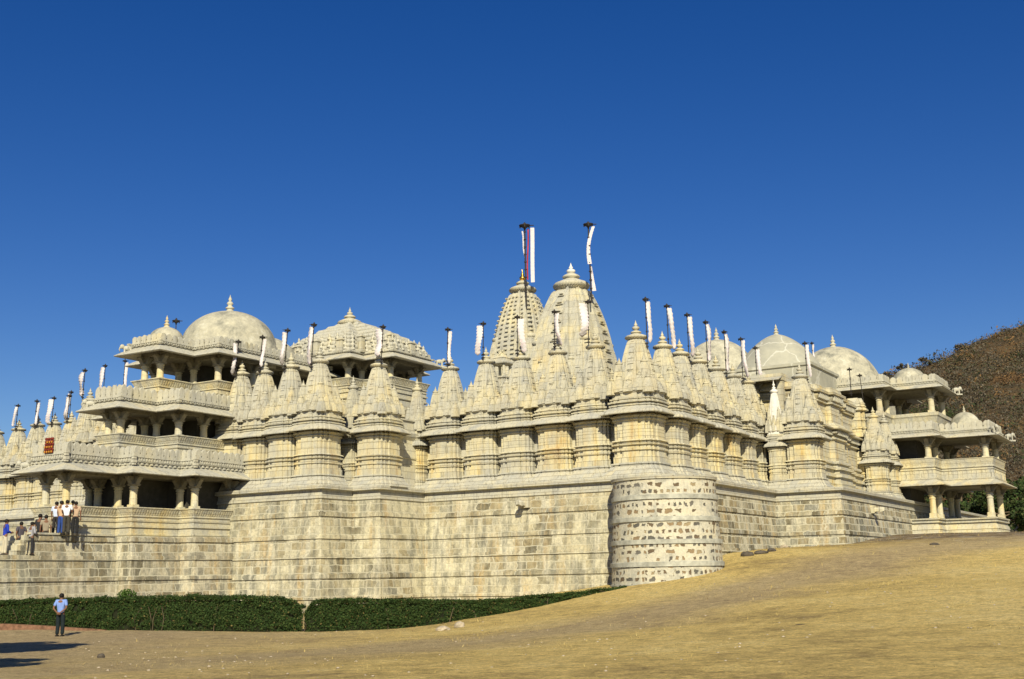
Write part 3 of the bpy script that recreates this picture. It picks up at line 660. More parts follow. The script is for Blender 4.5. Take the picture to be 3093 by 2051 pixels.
# level 2
mb = MB(); mb.sweep(off(R1, -.33), [(11.38, -.17), (11.38, .17), (11.64, .17), (11.64, .3)]); mb.build('beam', 'shaded', t, origin=OG)
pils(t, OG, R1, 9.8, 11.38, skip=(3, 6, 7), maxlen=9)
mb = MB(); mb.sweep([(90.0, 18.8), (94.2, 18.8), (94.2, 24), (90.0, 24)], [(9.3, 0), (11.6, 0)]); mb.build('inner_shade_wall', 'inner', t, origin=OG)
def roof_only(root, OG, poly, ze, zf, zm, skip, beasts=(), over=.8):
    n = len(poly); ox, oy, oz = OG
    mb = MB(); mb.sweep(poly, [(ze+.20, -.6), (ze+.22, -.1), (ze, over-.02), (ze+.04, over+.03), (ze+.1, over-.02), (ze+.24, over*.6), (ze+.36, .26), (ze+.38, .2)]); mb.build('eave', 'eave', root, origin=OG)
    zs = ze+.38; mb = MB(); mb.sweep(poly, [(zs, .1), (zs+.01, .2), (zf-.12, .22), (zf-.10, .3), (zf, .3), (zf, -.2)])
    P2 = off(poly, .2)
    for i in range(n):
        if i in skip: continue
        (x0, y0), (x1, y1) = P2[i], P2[(i+1) % n]; L = math.hypot(x1-x0, y1-y0); dx, dy = (x1-x0)/L, (y1-y0)/L; nx, ny = dy, -dx
        m = int(L/.2)
        for j in range(m):
            s = (j+.5)*L/m; px, py = x0+dx*s, y0+dy*s; w = .055
            vs = [(px+dx*ds+nx*oo, py+dy*ds+ny*oo, zz) for zz in (zs+.05, zf-.13) for ds, oo in ((-w, -.02), (w, -.02), (w, .07), (-w, .07))]
            mb.add(vs, [(0, 3, 2, 1), (4, 5, 6, 7), (0, 1, 5, 4), (1, 2, 6, 5), (2, 3, 7, 6), (3, 0, 4, 7)])
    mb.build('frieze', 'frieze', root, origin=OG)
    mb = MB(); mb.sweep(P2, [(zf+.001, 0), (zf+.1, 0), (zf+.1, -.13), (zf+.02, -.13)], False, True); par = mb.build('roof_parapet', 'merlon', root, origin=OG)
    for i in range(n):
        if i in skip: continue
        (x0, y0), (x1, y1) = P2[i], P2[(i+1) % n]; L = math.hypot(x1-x0, y1-y0); dx, dy = (x1-x0)/L, (y1-y0)/L; nx, ny = dy, -dx; m = max(1, round(L/.45))
        for j in range(m):
            s = (j+.5)*L/m; inst(MER, 'merlon', par, (x0+dx*s-nx*.066-ox, y0+dy*s-ny*.066-oy, zf+.1-oz), math.atan2(dy, dx), (L/m/.4, 1, (zm-zf-.1)/.53*random.uniform(.94, 1.04)))
    for (bxx, byy, rz) in beasts: inst(BEAST, 'carved_beast', root, (bxx-ox, byy-oy, ze+.1-oz), rz, (1.2, 1.2, 1.2))
roof_only(t, OG, R1, 11.40, 12.05, 12.62, (6, 7), ((96.9, 13.3, -.8), (90.7, 13.5, -2.2)))
R3 = [(89.3, 27), (89.3, 20.8), (91.5, 20.8), (91.5, 17.5), (96.2, 17.5), (96.2, 20.8), (98.5, 20.8), (98.5, 27)]
mb = MB(); mb.sweep(R3, [(12.0, -.05), (12.62, -.05), (12.64, .05), (12.75, .05), (12.77, .0), (13.25, .14), (13.3, .2), (13.5, .22), (13.54, .22), (13.54, -.12), (12.8, -.12)]); mb.build('balcony_wall', 'balcony', t, origin=OG)
mb = MB(); mb.sweep(off(R3, -.33), [(15.28, -.17), (15.28, .17), (15.54, .17), (15.54, .3)]); mb.build('beam', 'shaded', t, origin=OG)
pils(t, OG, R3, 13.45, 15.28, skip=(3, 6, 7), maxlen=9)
mb = MB(); mb.sweep([(90.3, 22.6), (95, 22.6), (95, 30), (90.3, 30)], [(12.8, 0), (15.5, 0)]); mb.build('inner_shade_wall', 'inner', t, origin=OG)
roof_only(t, OG, R3, 15.30, 15.95, 16.45, (6, 7), ((96.8, 16.8, -.8),))
dome(t, OG, 93.4, 19.6, 16.2, 1.28, 1.15, .32, base=.4, name='small_dome')
dome(t, OG, 94.2, 15.95, 12.45, 1.12, 1.25, .36, base=.4, name='small_dome')

# carved pyramid-roofed hall between porch and towers
OG = (61.3, 48.9, 11)
t = thing('pyramid_roofed_hall', 'open hall under a bell-studded stepped pyramid roof with ribbed crown', 'hall', *OG)
X1 = [(58, 51.5), (58, 46.3), (59.4, 46.3), (59.4, 44), (63.2, 44), (63.2, 46.3), (64.8, 46.3), (64.8, 51.5), (63.2, 51.5), (63.2, 53.8), (59.4, 53.8), (59.4, 51.5)]
tier(t, OG, X1, 13.2, 14.55, 15.62, 16.2, 16.55, skip=(5, 6, 7, 8, 9), core=[(60.2, 47.2), (62.6, 47.2), (62.6, 50.6), (60.2, 50.6)], floor_drop=.8, beasts=((63.9, 43.4, -.8),), mersel=(3, 4))
mb = MB(); mb.sweep(off(X1, -.5), [(9, 0), (12.2, 0), (12.3, .3), (12.6, .5), (13.15, .5)]); mb.build('lower_body', 'plain', t, origin=OG)
# stepped roof
mb = MB(); nst = 9
for i in range(nst):
    f = i/(nst-1); s = 1.12*(1-.80*f**1.7); zz = 16.2+i*.30
    mb.sweep([(61.3+(x-61.3)*s*.92, 48.9+(y-48.9)*s*.92) for x, y in X1], [(zz, 0), (zz+.10, .05), (zz+.16, .05), (zz+.32, -.08)])
roof = mb.build('stepped_roof', 'frieze', t, origin=OG)
def bell_mesh():
    mb = MB(); mb.lathe(0, 0, [(.16, 0), (.17, .04), (.13, .12), (.07, .16), (.06, .2), (.10, .24), (.06, .3), (.01, .42)], 8); return mb.mesh('roof_bell', 'merlon')
BELL = bell_mesh()
nb = 0
for i in range(nst):
    f = i/(nst-1); s = 1.12*(1-.80*f**1.7); zz = 16.2+i*.30+.30
    P2 = off([(61.3+(x-61.3)*s*.92, 48.9+(y-48.9)*s*.92) for x, y in X1], -.02)
    for e in (0, 1, 2, 3, 4, 5, 11):
        (x0, y0), (x1, y1) = P2[e], P2[(e+1) % 12]; L = math.hypot(x1-x0, y1-y0); m = max(1, round(L/.62))
        for j in range(m):
            nb += 1
            if nb <= 98: inst(BELL, 'roof_bell', roof, (x0+(x1-x0)*(j+.5)/m-OG[0], y0+(y1-y0)*(j+.5)/m-OG[1], zz-.12-OG[2]), 0, (1, 1, 1))
# wall niches rising on the roof foot
for (a, b, w, h, z) in [(57.95, 46.9, .5, .95, 16.2), (57.95, 48.9, .55, 1.1, 16.2), (58.2, 50.6, .5, .95, 16.2), (59.0, 46.15, .42, 1.2, 16.3), (60.0, 44.6, .45, 1.4, 16.2), (61.3, 43.9, .5, .9, 16.2), (59.2, 47.7, .5, 1.3, 16.4), (60.4, 46.2, .5, 1.7, 16.4)]:
    mb = MB(); mb.sweep([(a-w*.5, b-w*.5), (a+w*.5, b-w*.5), (a+w*.5, b+w*.5), (a-w*.5, b+w*.5)], [(z, .0), (z+h*.12, .04), (z+h*.16, -.02), (z+h*.8, -.02), (z+h*.83, .05), (z+h*.88, .04), (z+h*.95, -.05), (z+h*1.05, -.2)])
    mb.build('roof_niche', 'spire', t, origin=OG)
mb = MB(); amalaka(mb, .82, 18.75-OG[2], 56); mb.build('amalaka', 'moulding', t)
mb = MB(); kalasha(mb, .2, 18.75+.72-OG[2], .62); mb.build('finial', 'spire', t)

# ------------------------------------------------------------------ main towers
def big_tower(a, b, label, half, z0, zneck, ztip, ncol, busy, top, ar, fin_mat, bulge):
    t = thing('main_tower', label, 'temple tower', a, b, z0, 'two tall main towers')
    h = zneck-z0
    mb = spire_mesh(half*1.03, h, top, 26, .12, False, bulge)
    for k in range(4):
        for (yo, w, nn) in (((-.14, .07, ncol), (.14, .07, ncol), (.48, .05, ncol), (-.48, .05, ncol), (.80, .045, ncol), (-.80, .045, ncol)) if busy else ((0, .16, 11),)):
            for i in range(nn):
                tt = (i+.5)/nn*.97; s = half*(1-(1-top)*tt**bulge); z = tt*h
                st = 1.03 if abs(yo) < .36 else .91 if abs(yo) < .66 else .79
                d = .17 if busy else .13; hh = .13 if busy else .07
                for dz in ((0,) if busy else (0, .16)):
                    ww = w*s*(1 if dz == 0 else .6)
                    q = [(s*st-.2, yo*s-ww), (s*st+d, yo*s-ww), (s*st+d, yo*s+ww), (s*st-.2, yo*s+ww)]
                    for _ in range(k): q = [(-y, x) for x, y in q]
                    mb.sweep(q, [(z+dz, -.02), (z+dz+hh*.5, 0), (z+dz+hh, -.05 if ww > .06 else 0)])
    main = mb.build('spire', 'spire', t)
    def let(x, y, z, s, hh):
        o = bpy.data.objects.new('spirelet', SPIRELET2); C.objects.link(o); o.parent = main; o.location = (x, y, z); o.scale = (s, s, hh)
    for k in range(4):
        c, s_ = [(1, 0), (0, 1), (-1, 0), (0, -1)][k]
        rt = lambda x, y: (x*c-y*s_, x*s_+y*c)
        let(*rt(half*.50, 0), 0, half*.50, h*.56 if busy else h*.60); let(*rt(half*.62, half*.62), 0, half*.38, h*.48); let(*rt(half*.80, half*.80), 0, half*.24, h*.24)
        let(*rt(half*.88, half*.4), 0, half*.24, h*.30); let(*rt(half*.88, -half*.4), 0, half*.24, h*.30); let(*rt(half*.9, 0), 0, half*.30, h*.20)
    mb = MB(); mb.lathe(0, 0, [(ar*.66, h-.05), (ar*.66, h+.2)], 28, None, True, False, False)
    for k in range(8): th = k*math.pi/4+.2; mb.box(ar*.72*math.cos(th)-.1, ar*.72*math.cos(th)+.1, ar*.72*math.sin(th)-.1, ar*.72*math.sin(th)+.1, h-.02, h+.32)
    amalaka(mb, ar, h+.18, 72); mb.build('amalaka', 'merlon' if fin_mat == 'marble' else 'moulding', t)
    zk = h+.18+ar*.92; mb = MB(); kalasha(mb, .30 if fin_mat == 'gold' else .34, zk, ztip-z0-zk); mb.build('finial', fin_mat, t)
    mb = MB(); mb.sweep(ratha(half, .09), [(-8, .3), (-.2, .3), (0, .1)]); mb.build('base', 'plain', t)
    return t
big_tower(90, 52, 'gold-tipped left main tower, heavily carved with dark niches', 2.68, 18.5, 27.0, 29.45, 20, True, .41, 1.22, 'gold', 2.5)
big_tower(75.4, 39.4, 'white-tipped right main tower, smoother and nearer with broad ribbed crown', 2.85, 14.6, 22.55, 24.85, 9, False, .46, 1.34, 'marble', 2.6)

# domed halls on the right
def hall(label, a, b, zb, half, z1, r, hd, fin, mat, point, n=48):
    t = thing('domed_hall', label, 'domed hall', a, b, zb)
    mb = MB(); mb.sweep([(-half, -half), (half, -half), (half, half), (-half, half)], [(0, 0), (z1-zb-.25, 0), (z1-zb-.2, .12), (z1-zb, .12)]); mb.build('wall', mat, t)
    dome(t, (a, b, zb), a, b, z1+.01, r, hd, fin, mat, .3, n, point); return t
hall('smooth grey plaster dome behind the receding right shrine row', 95.8, 36.0, 12, 3.5, 18.4, 3.3, 3.5, .85, 'dome', 0)
hall('pointed grey dome with pale patched cracks on a square drum at the right', 85.9, 27.5, 12, 3.45, 16.75, 3.35, 2.95, .62, 'dome_crack', .55)
hall('broad grey plaster dome at the far right beside the right pavilion roof', 115.2, 31.2, 12, 4.8, 19.2, 4.5, 4.6, .95, 'dome', .1)
# carved three-storey hall wall
OG = (74, 22, 6.93)
t = thing('carved_hall', 'tall three-storey carved hall wall with dark bracket cornices at the right', 'hall', *OG)
HB = [(74.2, 22.3), (76.2, 22.3), (76.2, 21.95), (78.3, 21.95), (78.3, 21.6), (80.6, 21.6), (80.6, 21.95), (82.6, 21.95), (82.6, 22.2), (86.0, 22.2), (86.0, 30), (74.2, 30)]
pr = []
for z in (6.93,):
    pr += [(z, .9), (z+.3, .8), (z+.5, .6), (z+.52, .45), (z+.7, .5), (z+.75, .35), (z+1.1, .35), (z+1.12, .5), (z+1.3, .5), (z+1.32, .3), (z+1.6, .3), (z+1.62, .48), (z+1.8, .45), (z+1.82, .2), (z+2.0, .2), (z+2.02, .35), (z+2.2, .3), (z+2.22, .05)]
pr += [(9.9, .05), (9.905, .02), (9.94, .02), (9.945, .05), (10.55, .05), (10.6, .2), (10.7, .2), (10.72, .05), (10.95, .05), (11.0, .32), (11.12, .35), (11.14, .1), (11.22, .1), (11.24, .55), (11.3, .58), (11.5, .25), (11.7, .1), (11.72, -.1), (12.3, -.1), (12.32, -.13), (12.35, -.13), (12.36, -.1), (12.95, -.1), (13.0, .08), (13.08, .08), (13.1, -.05), (13.3, .1), (13.45, .14), (13.47, -.05), (13.55, -.05), (13.6, .3), (13.75, .32), (13.8, .1), (14.1, .05)]
mb = MB(); mb.sweep(HB, pr); mb.build('wall', 'shrine', t, origin=OG)
for zc, oo in ((11.14, .1), (13.48, -.03)):
    P2 = off(HB, oo); mb = MB(); mb.sweep(off(HB, oo-.05), [(zc-.05, 0), (zc+.04, .06)], False, False)
    for i in range(9):
        (x0, y0), (x1, y1) = P2[i], P2[(i+1)]; L = math.hypot(x1-x0, y1-y0); dx, dy = (x1-x0)/L, (y1-y0)/L; nx, ny = dy, -dx; m = max(1, int(L/.34))
        for j in range(m):
            s = (j+.5)*L/m; px, py = x0+dx*s, y0+dy*s
            vs = [(px+dx*ds+nx*o_, py+dy*ds+ny*o_, zz) for zz in (zc-.26, zc+.1) for ds, o_ in ((-.07, -.02), (.07, -.02), (.07, .26), (-.07, .26))]
            mb.add(vs, [(0, 3, 2, 1), (4, 5, 6, 7), (0, 1, 5, 4), (1, 2, 6, 5), (2, 3, 7, 6), (3, 0, 4, 7)])
    mb.build('bracket_cornice', 'eave', t, origin=OG)
# corner niche turret on the right edge
mb = MB()
for z in (7.6, 11.5):
    mb.sweep([(86.1, 21.7), (86.5, 21.7), (86.5, 21.5), (86.9, 21.5), (86.9, 21.7), (87.2, 21.7), (87.2, 22.8), (86.1, 22.8)], [(z, .1), (z+.3, .1), (z+.32, 0), (z+.6, 0), (z+.62, .08), (z+.72, .08), (z+.74, 0), (z+1.2, 0), (z+1.22, .06), (z+1.3, .06), (z+1.32, -.02), (z+1.9, -.02), (z+1.95, .16), (z+2.03, .16), (z+2.2, .0), (z+2.25, .06), (z+2.4, -.04), (z+2.45, .0), (z+2.9, -.2)])
mb.build('corner_turret', 'shrine', t, origin=OG)
# open porch to the left of the hall
OG = (73.6, 27, 9)
t = thing('dark_side_porch', 'dark open porch with projecting stone eave left of the tall right hall', 'porch', *OG)
mb = MB(); mb.box(73.4, 78, 23.3, 29.6, 14.15, 14.6); mb.build('roof_slab', 'plain', t, origin=OG)
mb = MB(); mb.rings([[(72.7, b, 14.08), (73.5, b, 14.36), (73.5, b, 14.44), (72.7, b, 14.15)] for b in (23.3, 29.6)]); mb.build('eave', 'eave', t, origin=OG)
mb = MB(); mb.box(73.5, 78, 23.35, 23.75, 9, 14.15); mb.box(73.5, 74, 28.6, 29.0, 9, 14.15); mb.build('side_wall', 'plain', t, origin=OG)
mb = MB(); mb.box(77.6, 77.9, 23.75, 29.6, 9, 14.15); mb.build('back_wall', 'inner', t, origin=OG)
for (a, b) in ((73.7, 25.2), (73.7, 27.4)):
    p = inst(PIL, 'pillar', t, (a-OG[0], b-OG[1], 0), 0, (1.1, 1.1, 4.65/2.06)); inst(CAP, 'capital', p, (0, 0, 2.06), 0, (1, 1, 2.06/4.65))
# tiny roof kiosk beside gold tower
OG = (67.4, 40.7, 12.0)
t = thing('roof_kiosk', 'tiny pillared kiosk on the roof left of the gold-tipped tower', 'kiosk', *OG)
mb = MB(); mb.sweep(ratha(.62, .08), [(0, 0), (3.1, 0), (3.15, .1), (3.25, .1)]); mb.build('base', 'spire', t)
for x in (-.4, .4):
    for y in (-.4, .4): inst(PIL, 'pillar', t, (x, y, 3.25), 0, (.5, .5, .42))
mb = MB(); mb.sweep(ratha(.5, .08), [(4.1, 0), (4.13, .22), (4.2, .23), (4.32, .08), (4.5, 0), (4.53, .03), (4.7, -.15), (4.9, -.28), (5.1, -.4)]); mb.build('roof', 'spire', t)
# flat roofs of the interior
t = thing('temple_roof', 'flat stone roof stretch seen in the gaps between spires', 'roof', 70, 50, 10)
mb = MB(); mb.box(62.5, 110, 30.5, 78, 9.5, 11.6); mb.build('slab', 'plain', t, origin=(70, 50, 10))

# ------------------------------------------------------------------ flags
def banner_mesh(seed, L=1.95, w=.23, sway=.26, lean=0.0):
    rnd = random.Random(seed); mb = MB(); n = 40; f = []; bk = []
    for i in range(n+1):
        t_ = i/n; z = -t_*L; scal = (.03+.02*rnd.random())*abs(math.sin(t_*math.pi*9)); ww = w*(1-.25*t_)
        xc = .04+ww/2+lean*t_+.03*math.sin(t_*5+seed); y = sway*math.sin(t_*4.5+seed)*t_*.6
        tail = 0
        f.append(((xc-ww/2-scal, y+.03*math.sin(t_*11+seed), z), (xc, y+.02, z-(.12 if i == n else 0)), (xc+ww/2+scal, y-.04*math.sin(t_*9), z)))
    vs = [p for r in f for p in r]+[(x, y+.012, z) for r in f for x, y, z in r]; m = len(f)*3; fs = []
    for i in range(n):
        for j in range(2):
            a = i*3+j; fs.append((a, a+1, a+4, a+3)); fs.append((m+a, m+a+3, m+a+4, m+a+1))
    for i in range(n): fs.append((i*3, i*3+3, m+i*3+3, m+i*3)); fs.append((i*3+2, m+i*3+2, m+i*3+5, i*3+5))
    fs.append((0, m, m+1, 1)); fs.append((1, m+1, m+2, 2)); fs.append((n*3, n*3+1, m+n*3+1, m+n*3)); fs.append((n*3+1, n*3+2, m+n*3+2, m+n*3+1))
    mb.add(vs, fs, True); return mb.mesh('banner', 'banner')
BAN = [banner_mesh(k, lean=l, sway=w_) for k, l, w_ in ((1, .0, .25), (2, .06, .45), (3, .13, .3), (4, .22, .35))]
mb = MB(); mb.lathe(0, 0, [(.028, 0), (.026, 1.0)], 8); POLE = mb.mesh('pole', 'iron')
mb = MB(); mb.lathe(0, 0, [(.03, -.16), (.04, -.10), (.17, .0), (.18, .03), (.06, .05), (.05, .10), (.005, .16)], 10); mb.tube([(-.12, 0, .01), (.28, 0, .02)], .02, 5)
for k in range(4): mb.tube([(.14*math.cos(k*1.57), .14*math.sin(k*1.57), 0), (.14*math.cos(k*1.57), .14*math.sin(k*1.57), -.09)], .025, 5)
FINP = mb.mesh('pole_top', 'iron')
mb = MB()
for z in (0.04, .22): mb.box(-.07, .07, -.07, .07, z-.03, z+.03); mb.tube([(0, 0, z), (.12, .25, z)], .03, 5)
BRK = mb.mesh('pole_bracket', 'iron')
mb = MB(); mb.lathe(0, 0, [(.055, -.035), (.055, .035)], 8); COL = mb.mesh('pole_collar', 'iron')
def flag(a, b, z0, z1, side, var, label, wscale=1.0, ban=True, group='white banners on dark poles above the shrines', blen=1.0, tilt=0.0, fl=1.0):
    t = thing('temple_flag', label, 'flag', a, b, z0, group)
    t.rotation_euler = (0, tilt, 0)      # banner hangs square to the wind, across the view
    L = z1-z0; o = inst(POLE, 'pole', t, (0, 0, 0), 0, (1, 1, L)); inst(FINP, 'pole_top', t, (0, 0, L), 0, (side*fl, fl, fl)); inst(BRK, 'pole_bracket', t, (0, 0, .1), ROT)
    for k in range(2): inst(COL, 'pole_collar', t, (0, 0, L*(.35+.28*k)))
    t.rotation_euler[2] = random.uniform(-.5, .5)
    if ban:
        bb = inst(BAN[(var+random.randint(0, 5)) % 4 if var < 2 else var], 'banner', t, (0, 0, L-.10), 0, (side*wscale*random.uniform(.85, 1.15), random.uniform(.6, 1.8), blen*(L-.3)/1.95*random.uniform(.84, .97)))
    return t
FL = [(49.45, 47.75, 13.50, 15.63, -1, 0, 'banner left of its pole above the leftmost near spire shrine', .8, .06), (49.45, 45.9, 13.58, 15.67, 1, 0, 'banner right of its pole on the second near spire from the left', .8, .06),
      (49.45, 44.05, 13.5, 15.84, -1, 0, 'pinkish banner left of its pole between the big dome and the pyramid roof', 1.0, .06), (49.42, 42.1, 13.38, 15.9, -1, 1, 'short kinked banner crossing its pole left of the pyramid roof', .8, .06),
      (51.8, 39.1, 13.7, 15.82, -1, 0, 'broad white banner in front of the right slope of the pyramid roof', 1.3, .06), (56.35, 37.73, 14.1, 16.3, 1, 0, 'banner right of its pole on the first spire right of the pyramid hall', .9, .02),
      (56.35, 35.27, 14.2, 16.33, -1, 0, 'banner left of its pole against sky just left of the gold-tipped tower', 1.2, .02), (56.35, 33.0, 14.2, 16.42, 1, 0, 'wide pale banner in front of the gold-tipped tower', 1.35, .02),
      (56.35, 30.6, 14.3, 16.41, 1, 1, 'narrow pink banner in front of the left side of the white-tipped tower', 1.0, .02), (56.35, 28.5, 14.3, 16.7, -1, 0, 'widest pale banner in front of the right side of the white-tipped tower', 1.5, .02),
      (56.5, 25.1, 13.7, 16.4, 1, 2, 'tallest leaning banner just right of the big corner shrine', 1.0, 0), (59.35, 25.1, 13.7, 16.57, 1, 1, 'second banner of the right row, right of the corner shrine', 1.0, 0),
      (62.25, 25.1, 13.8, 16.6, 1, 2, 'third banner of the right row against open sky', 1.0, 0), (65.1, 25.1, 13.9, 16.68, 1, 3, 'fourth banner of the right row, strongly blown, before a grey dome', .8, 0),
      (68.15, 25.1, 13.9, 16.6, 1, 3, 'fifth banner of the right row before the smooth grey dome', .8, 0), (71.1, 25.1, 13.8, 16.64, 1, 2, 'sixth banner of the right row between the two domes', .8, 0),
      (73.8, 25.1, 13.9, 16.49, 1, 2, 'last banner of the right row before the cracked pointed dome', .9, 0), (74.2, 21.9, 13.8, 16.49, 1, 0, 'banner above the lone shrine on the right terrace projection', .8, 0),
      (103.8, 30, 20.4, 22.24, 1, 0, 'small far banner in the gap between the two right domes', .8, 0), (56.4, 76.44, 13.4, 15.28, -1, 3, 'leftmost banner of all, blown left of its pole', .8, .04),
      (56.4, 74.3, 13.4, 15.43, 1, 1, 'pinkish banner above the second far-left shrine', .8, .03), (56.4, 72.45, 13.4, 15.48, -1, 0, 'wide banner left of its pole above the third far-left shrine', 1.2, .05),
      (56.4, 70.75, 13.5, 15.49, -1, 1, 'narrow pinkish banner above the fourth far-left shrine', .7, .05), (50.5, 61.98, 13.7, 15.59, -1, 0, 'wide banner just left of the second porch roof', 1.2, .05),
      (60, 71.36, 15.6, 18.28, -1, 0, 'scalloped banner behind the second porch roof crenellations', 1.2, .03), (60, 69.21, 15.6, 18.42, 1, 0, 'narrow banner under the left tip of the top porch roof', .7, .02),
      (58.3, 72.9, 13.6, 16.2, -1, 0, 'stub of a banner barely showing above the second porch roof', .9, .02)]
for (a, b, z0, z1, sd, vr, lab, ws, tl) in FL: flag(a, b, z0, z1, sd, vr, lab, ws, True, 'white banners on dark poles above the shrines', 1.0, tl)
flag(83.6, 21.6, 14.2, 16.08, 1, 0, 'short bare reddish pole on the right hall roof', 1, False, 'bare flag poles'); flag(86.8, 21.5, 12.6, 16.08, -1, 0, 'tall bare thin pole beside the right pavilion', 1, False, 'bare flag poles', tilt=-.06)
flag(49.0, 52.2, 15.5, 17.33, 1, 0, 'bare pole top between the small and large left domes', 1, False, 'bare flag poles', fl=1.3)
# the two tall mast flags
def strip(mb, x0, w0, x1, w1, z0, z1, y, wav=.05, n=40, scal=0.0, curve=None):
    f = []
    for i in range(n+1):
        t_ = i/n; xc = x0+(x1-x0)*t_+wav*math.sin(t_*7)
        if curve: xc = curve(t_)
        w = w0+(w1-w0)*t_+scal*abs(math.sin(t_*40)); z = z0+(z1-z0)*t_; f.append([(xc-w/2, y+.05*math.sin(t_*9), z), (xc+w/2, y-.05*math.sin(t_*8), z), (xc+w/2, y+.015-.05*math.sin(t_*8), z), (xc-w/2, y+.015+.05*math.sin(t_*9), z)])
    mb.rings(f, True, True, False)
t = thing('temple_flag', 'tall mast with straight white and red streamer beside the gold-tipped tower', 'flag', 88.5, 50.8, 25.2, 'two tall mast flags', False)
t.location = W(88.5, 50.8, 25.2); 
inst(POLE, 'pole', t, (0, 0, 0), 0, (2.6, 2.6, 7.7)); inst(FINP, 'pole_top', t, (0, 0, 7.75), 0, (2.9, 2.9, 2.2))
for k in range(9): inst(COL, 'pole_collar', t, (0, 0, 1.6+k*.7), 0, (2.2, 2.2, 1))
mb = MB(); strip(mb, .68, .34, .62, .32, 7.6, 2.55, .1, .01, 30, .02); mb.build('banner', 'banner', t)
mb = MB(); strip(mb, .30, .12, .16, .12, 7.5, 2.8, .12, .03); mb.build('red_streamer', 'redcloth', t)
mb = MB(); strip(mb, -.22, .10, -.06, .08, 7.3, 4.9, .12, .03, 30, .05); mb.build('small_streamer', 'banner', t)
t = thing('temple_flag', 'tall mast with twisting pink-white streamer beside the white-tipped tower', 'flag', 0, 0, 0, 'two tall mast flags', False)
t.location = W(74, 37.07, 21.2); t.rotation_euler = (0, -.012, 0); t.scale = (1.06, 1.06, 1.06)
inst(POLE, 'pole', t, (0, 0, 0), 0, (1.9, 1.9, 5.45)); inst(FINP, 'pole_top', t, (0, 0, 5.5), 0, (2.0, 2.0, 1.6))
for k in range(7): inst(COL, 'pole_collar', t, (0, 0, 1.0+k*.6), 0, (1.8, 1.8, 1))
mb = MB(); strip(mb, 0, .18, 0, .24, 5.35, 2.7, -.08, 0, 40, .04, lambda q: .32*(1-q)-.22*math.sin(q*3.0)+.02); mb.build('banner', 'banner', t)
mb = MB(); strip(mb, 0, .06, 0, .24, 2.6, .85, .1, 0, 30, .03, lambda q: .08+.14*q); mb.build('banner_tail', 'banner', t)

# ------------------------------------------------------------------ ground
CP = [(-60, 40, 0, ), (-30, 45, 0), (-18, 47.6, 0), (-18, 40, .03), (-14.6, 46, .06), (-20, 51.5, .2), (-8, 46, .04), (-8, 58, .3), (-20, 58, .2), (-35, 60, .3), (-4.6, 46.5, .04), (-3, 47.8, .16), (-2.2, 49.3, .25), (-.8, 51.3, .41), (.7, 53.3, .58), (2.9, 55.3, .97), (-3, 64, .6), (1.5, 60.5, .95), (4.4, 56.2, 1.25), (5.4, 56.2, 1.38),
      (10.3, 58.5, 2.25), (11.7, 64, 3.05), (16.3, 72, 3.45), (18.8, 69.5, 3.47), (27.5, 83, 4.45), (30, 87, 4.45), (38, 91, 4.42), (46, 97, 4.4), (60, 110, 4.4), (0, 19, .40), (7, 17, .44), (-8, 20, .38), (-20, 20, .3), (0, 2, .35), (0, -20, .3), (30, 20, .9), (60, 60, 3.2), (22, 50, 2.05), (12, 40, 1.25), (100, 100, 4.6), (0, 36, .25), (-60, 100, .5), (-90, 0, .2), (90, 0, 1.0)]
cp = np.array(CP, float); n_ = len(cp)
def U_(r): return np.where(r > 1e-6, r*r*np.log(np.maximum(r, 1e-6)), 0)
Kk = U_(np.linalg.norm(cp[:, None, :2]-cp[None, :, :2], axis=2))+np.eye(n_)*2.0
Pm = np.c_[np.ones(n_), cp[:, :2]]; A = np.zeros((n_+3, n_+3)); A[:n_, :n_] = Kk; A[:n_, n_:] = Pm; A[n_:, :n_] = Pm.T
sol = np.linalg.solve(A, np.r_[cp[:, 2], 0, 0, 0])
def gz_arr(X, Y):
    r = np.sqrt((X[:, None]-cp[None, :, 0])**2+(Y[:, None]-cp[None, :, 1])**2)
    z = U_(r) @ sol[:n_]+sol[n_]+sol[n_+1]*X+sol[n_+2]*Y
    d = np.hypot(X-5, Y-55); k = np.clip((d-60)/70, 0, 1); k = k*k*(3-2*k)
    return z*(1-k)+np.where(X > 10, 3.4, .3)*k
def gz(x, y): return float(gz_arr(np.array([x]), np.array([y]))[0])
def axis(c, near, far, n):
    u = np.linspace(-1, 1, n); k = 3.8
    return c+near*u+(far-near)*np.sinh(k*u)/np.sinh(k)
gx = axis(2, 55, 1600, 300); gy = axis(45, 60, 1700, 320)
GX, GY = np.meshgrid(gx, gy); fx, fy = GX.ravel(), GY.ravel()
Z = np.concatenate([gz_arr(fx[i:i+8000], fy[i:i+8000]) for i in range(0, len(fx), 8000)])
Z += np.array([.05*mn.noise(Vector((x*.35, y*.35, 0)))+.035*mn.noise(Vector((x*1.0, y*1.0, 4)))+.02*abs(mn.noise(Vector((x*2.6, y*2.6, 9)))) for x, y in zip(fx, fy)])
me = bpy.data.meshes.new('ground'); nx_, ny_ = len(gx), len(gy)
idx = np.arange(nx_*ny_).reshape(ny_, nx_)
me.from_pydata(np.c_[fx, fy, Z].tolist(), [], np.stack([idx[:-1, :-1].ravel(), idx[:-1, 1:].ravel(), idx[1:, 1:].ravel(), idx[1:, :-1].ravel()], 1).tolist())
me.polygons.foreach_set('use_smooth', [True]*len(me.polygons)); me.materials.append(M['ground'])
o = bpy.data.objects.new('ground', me); C.objects.link(o); tag(o, 'sloping dry grass and dusty earth', None, None, 'structure')

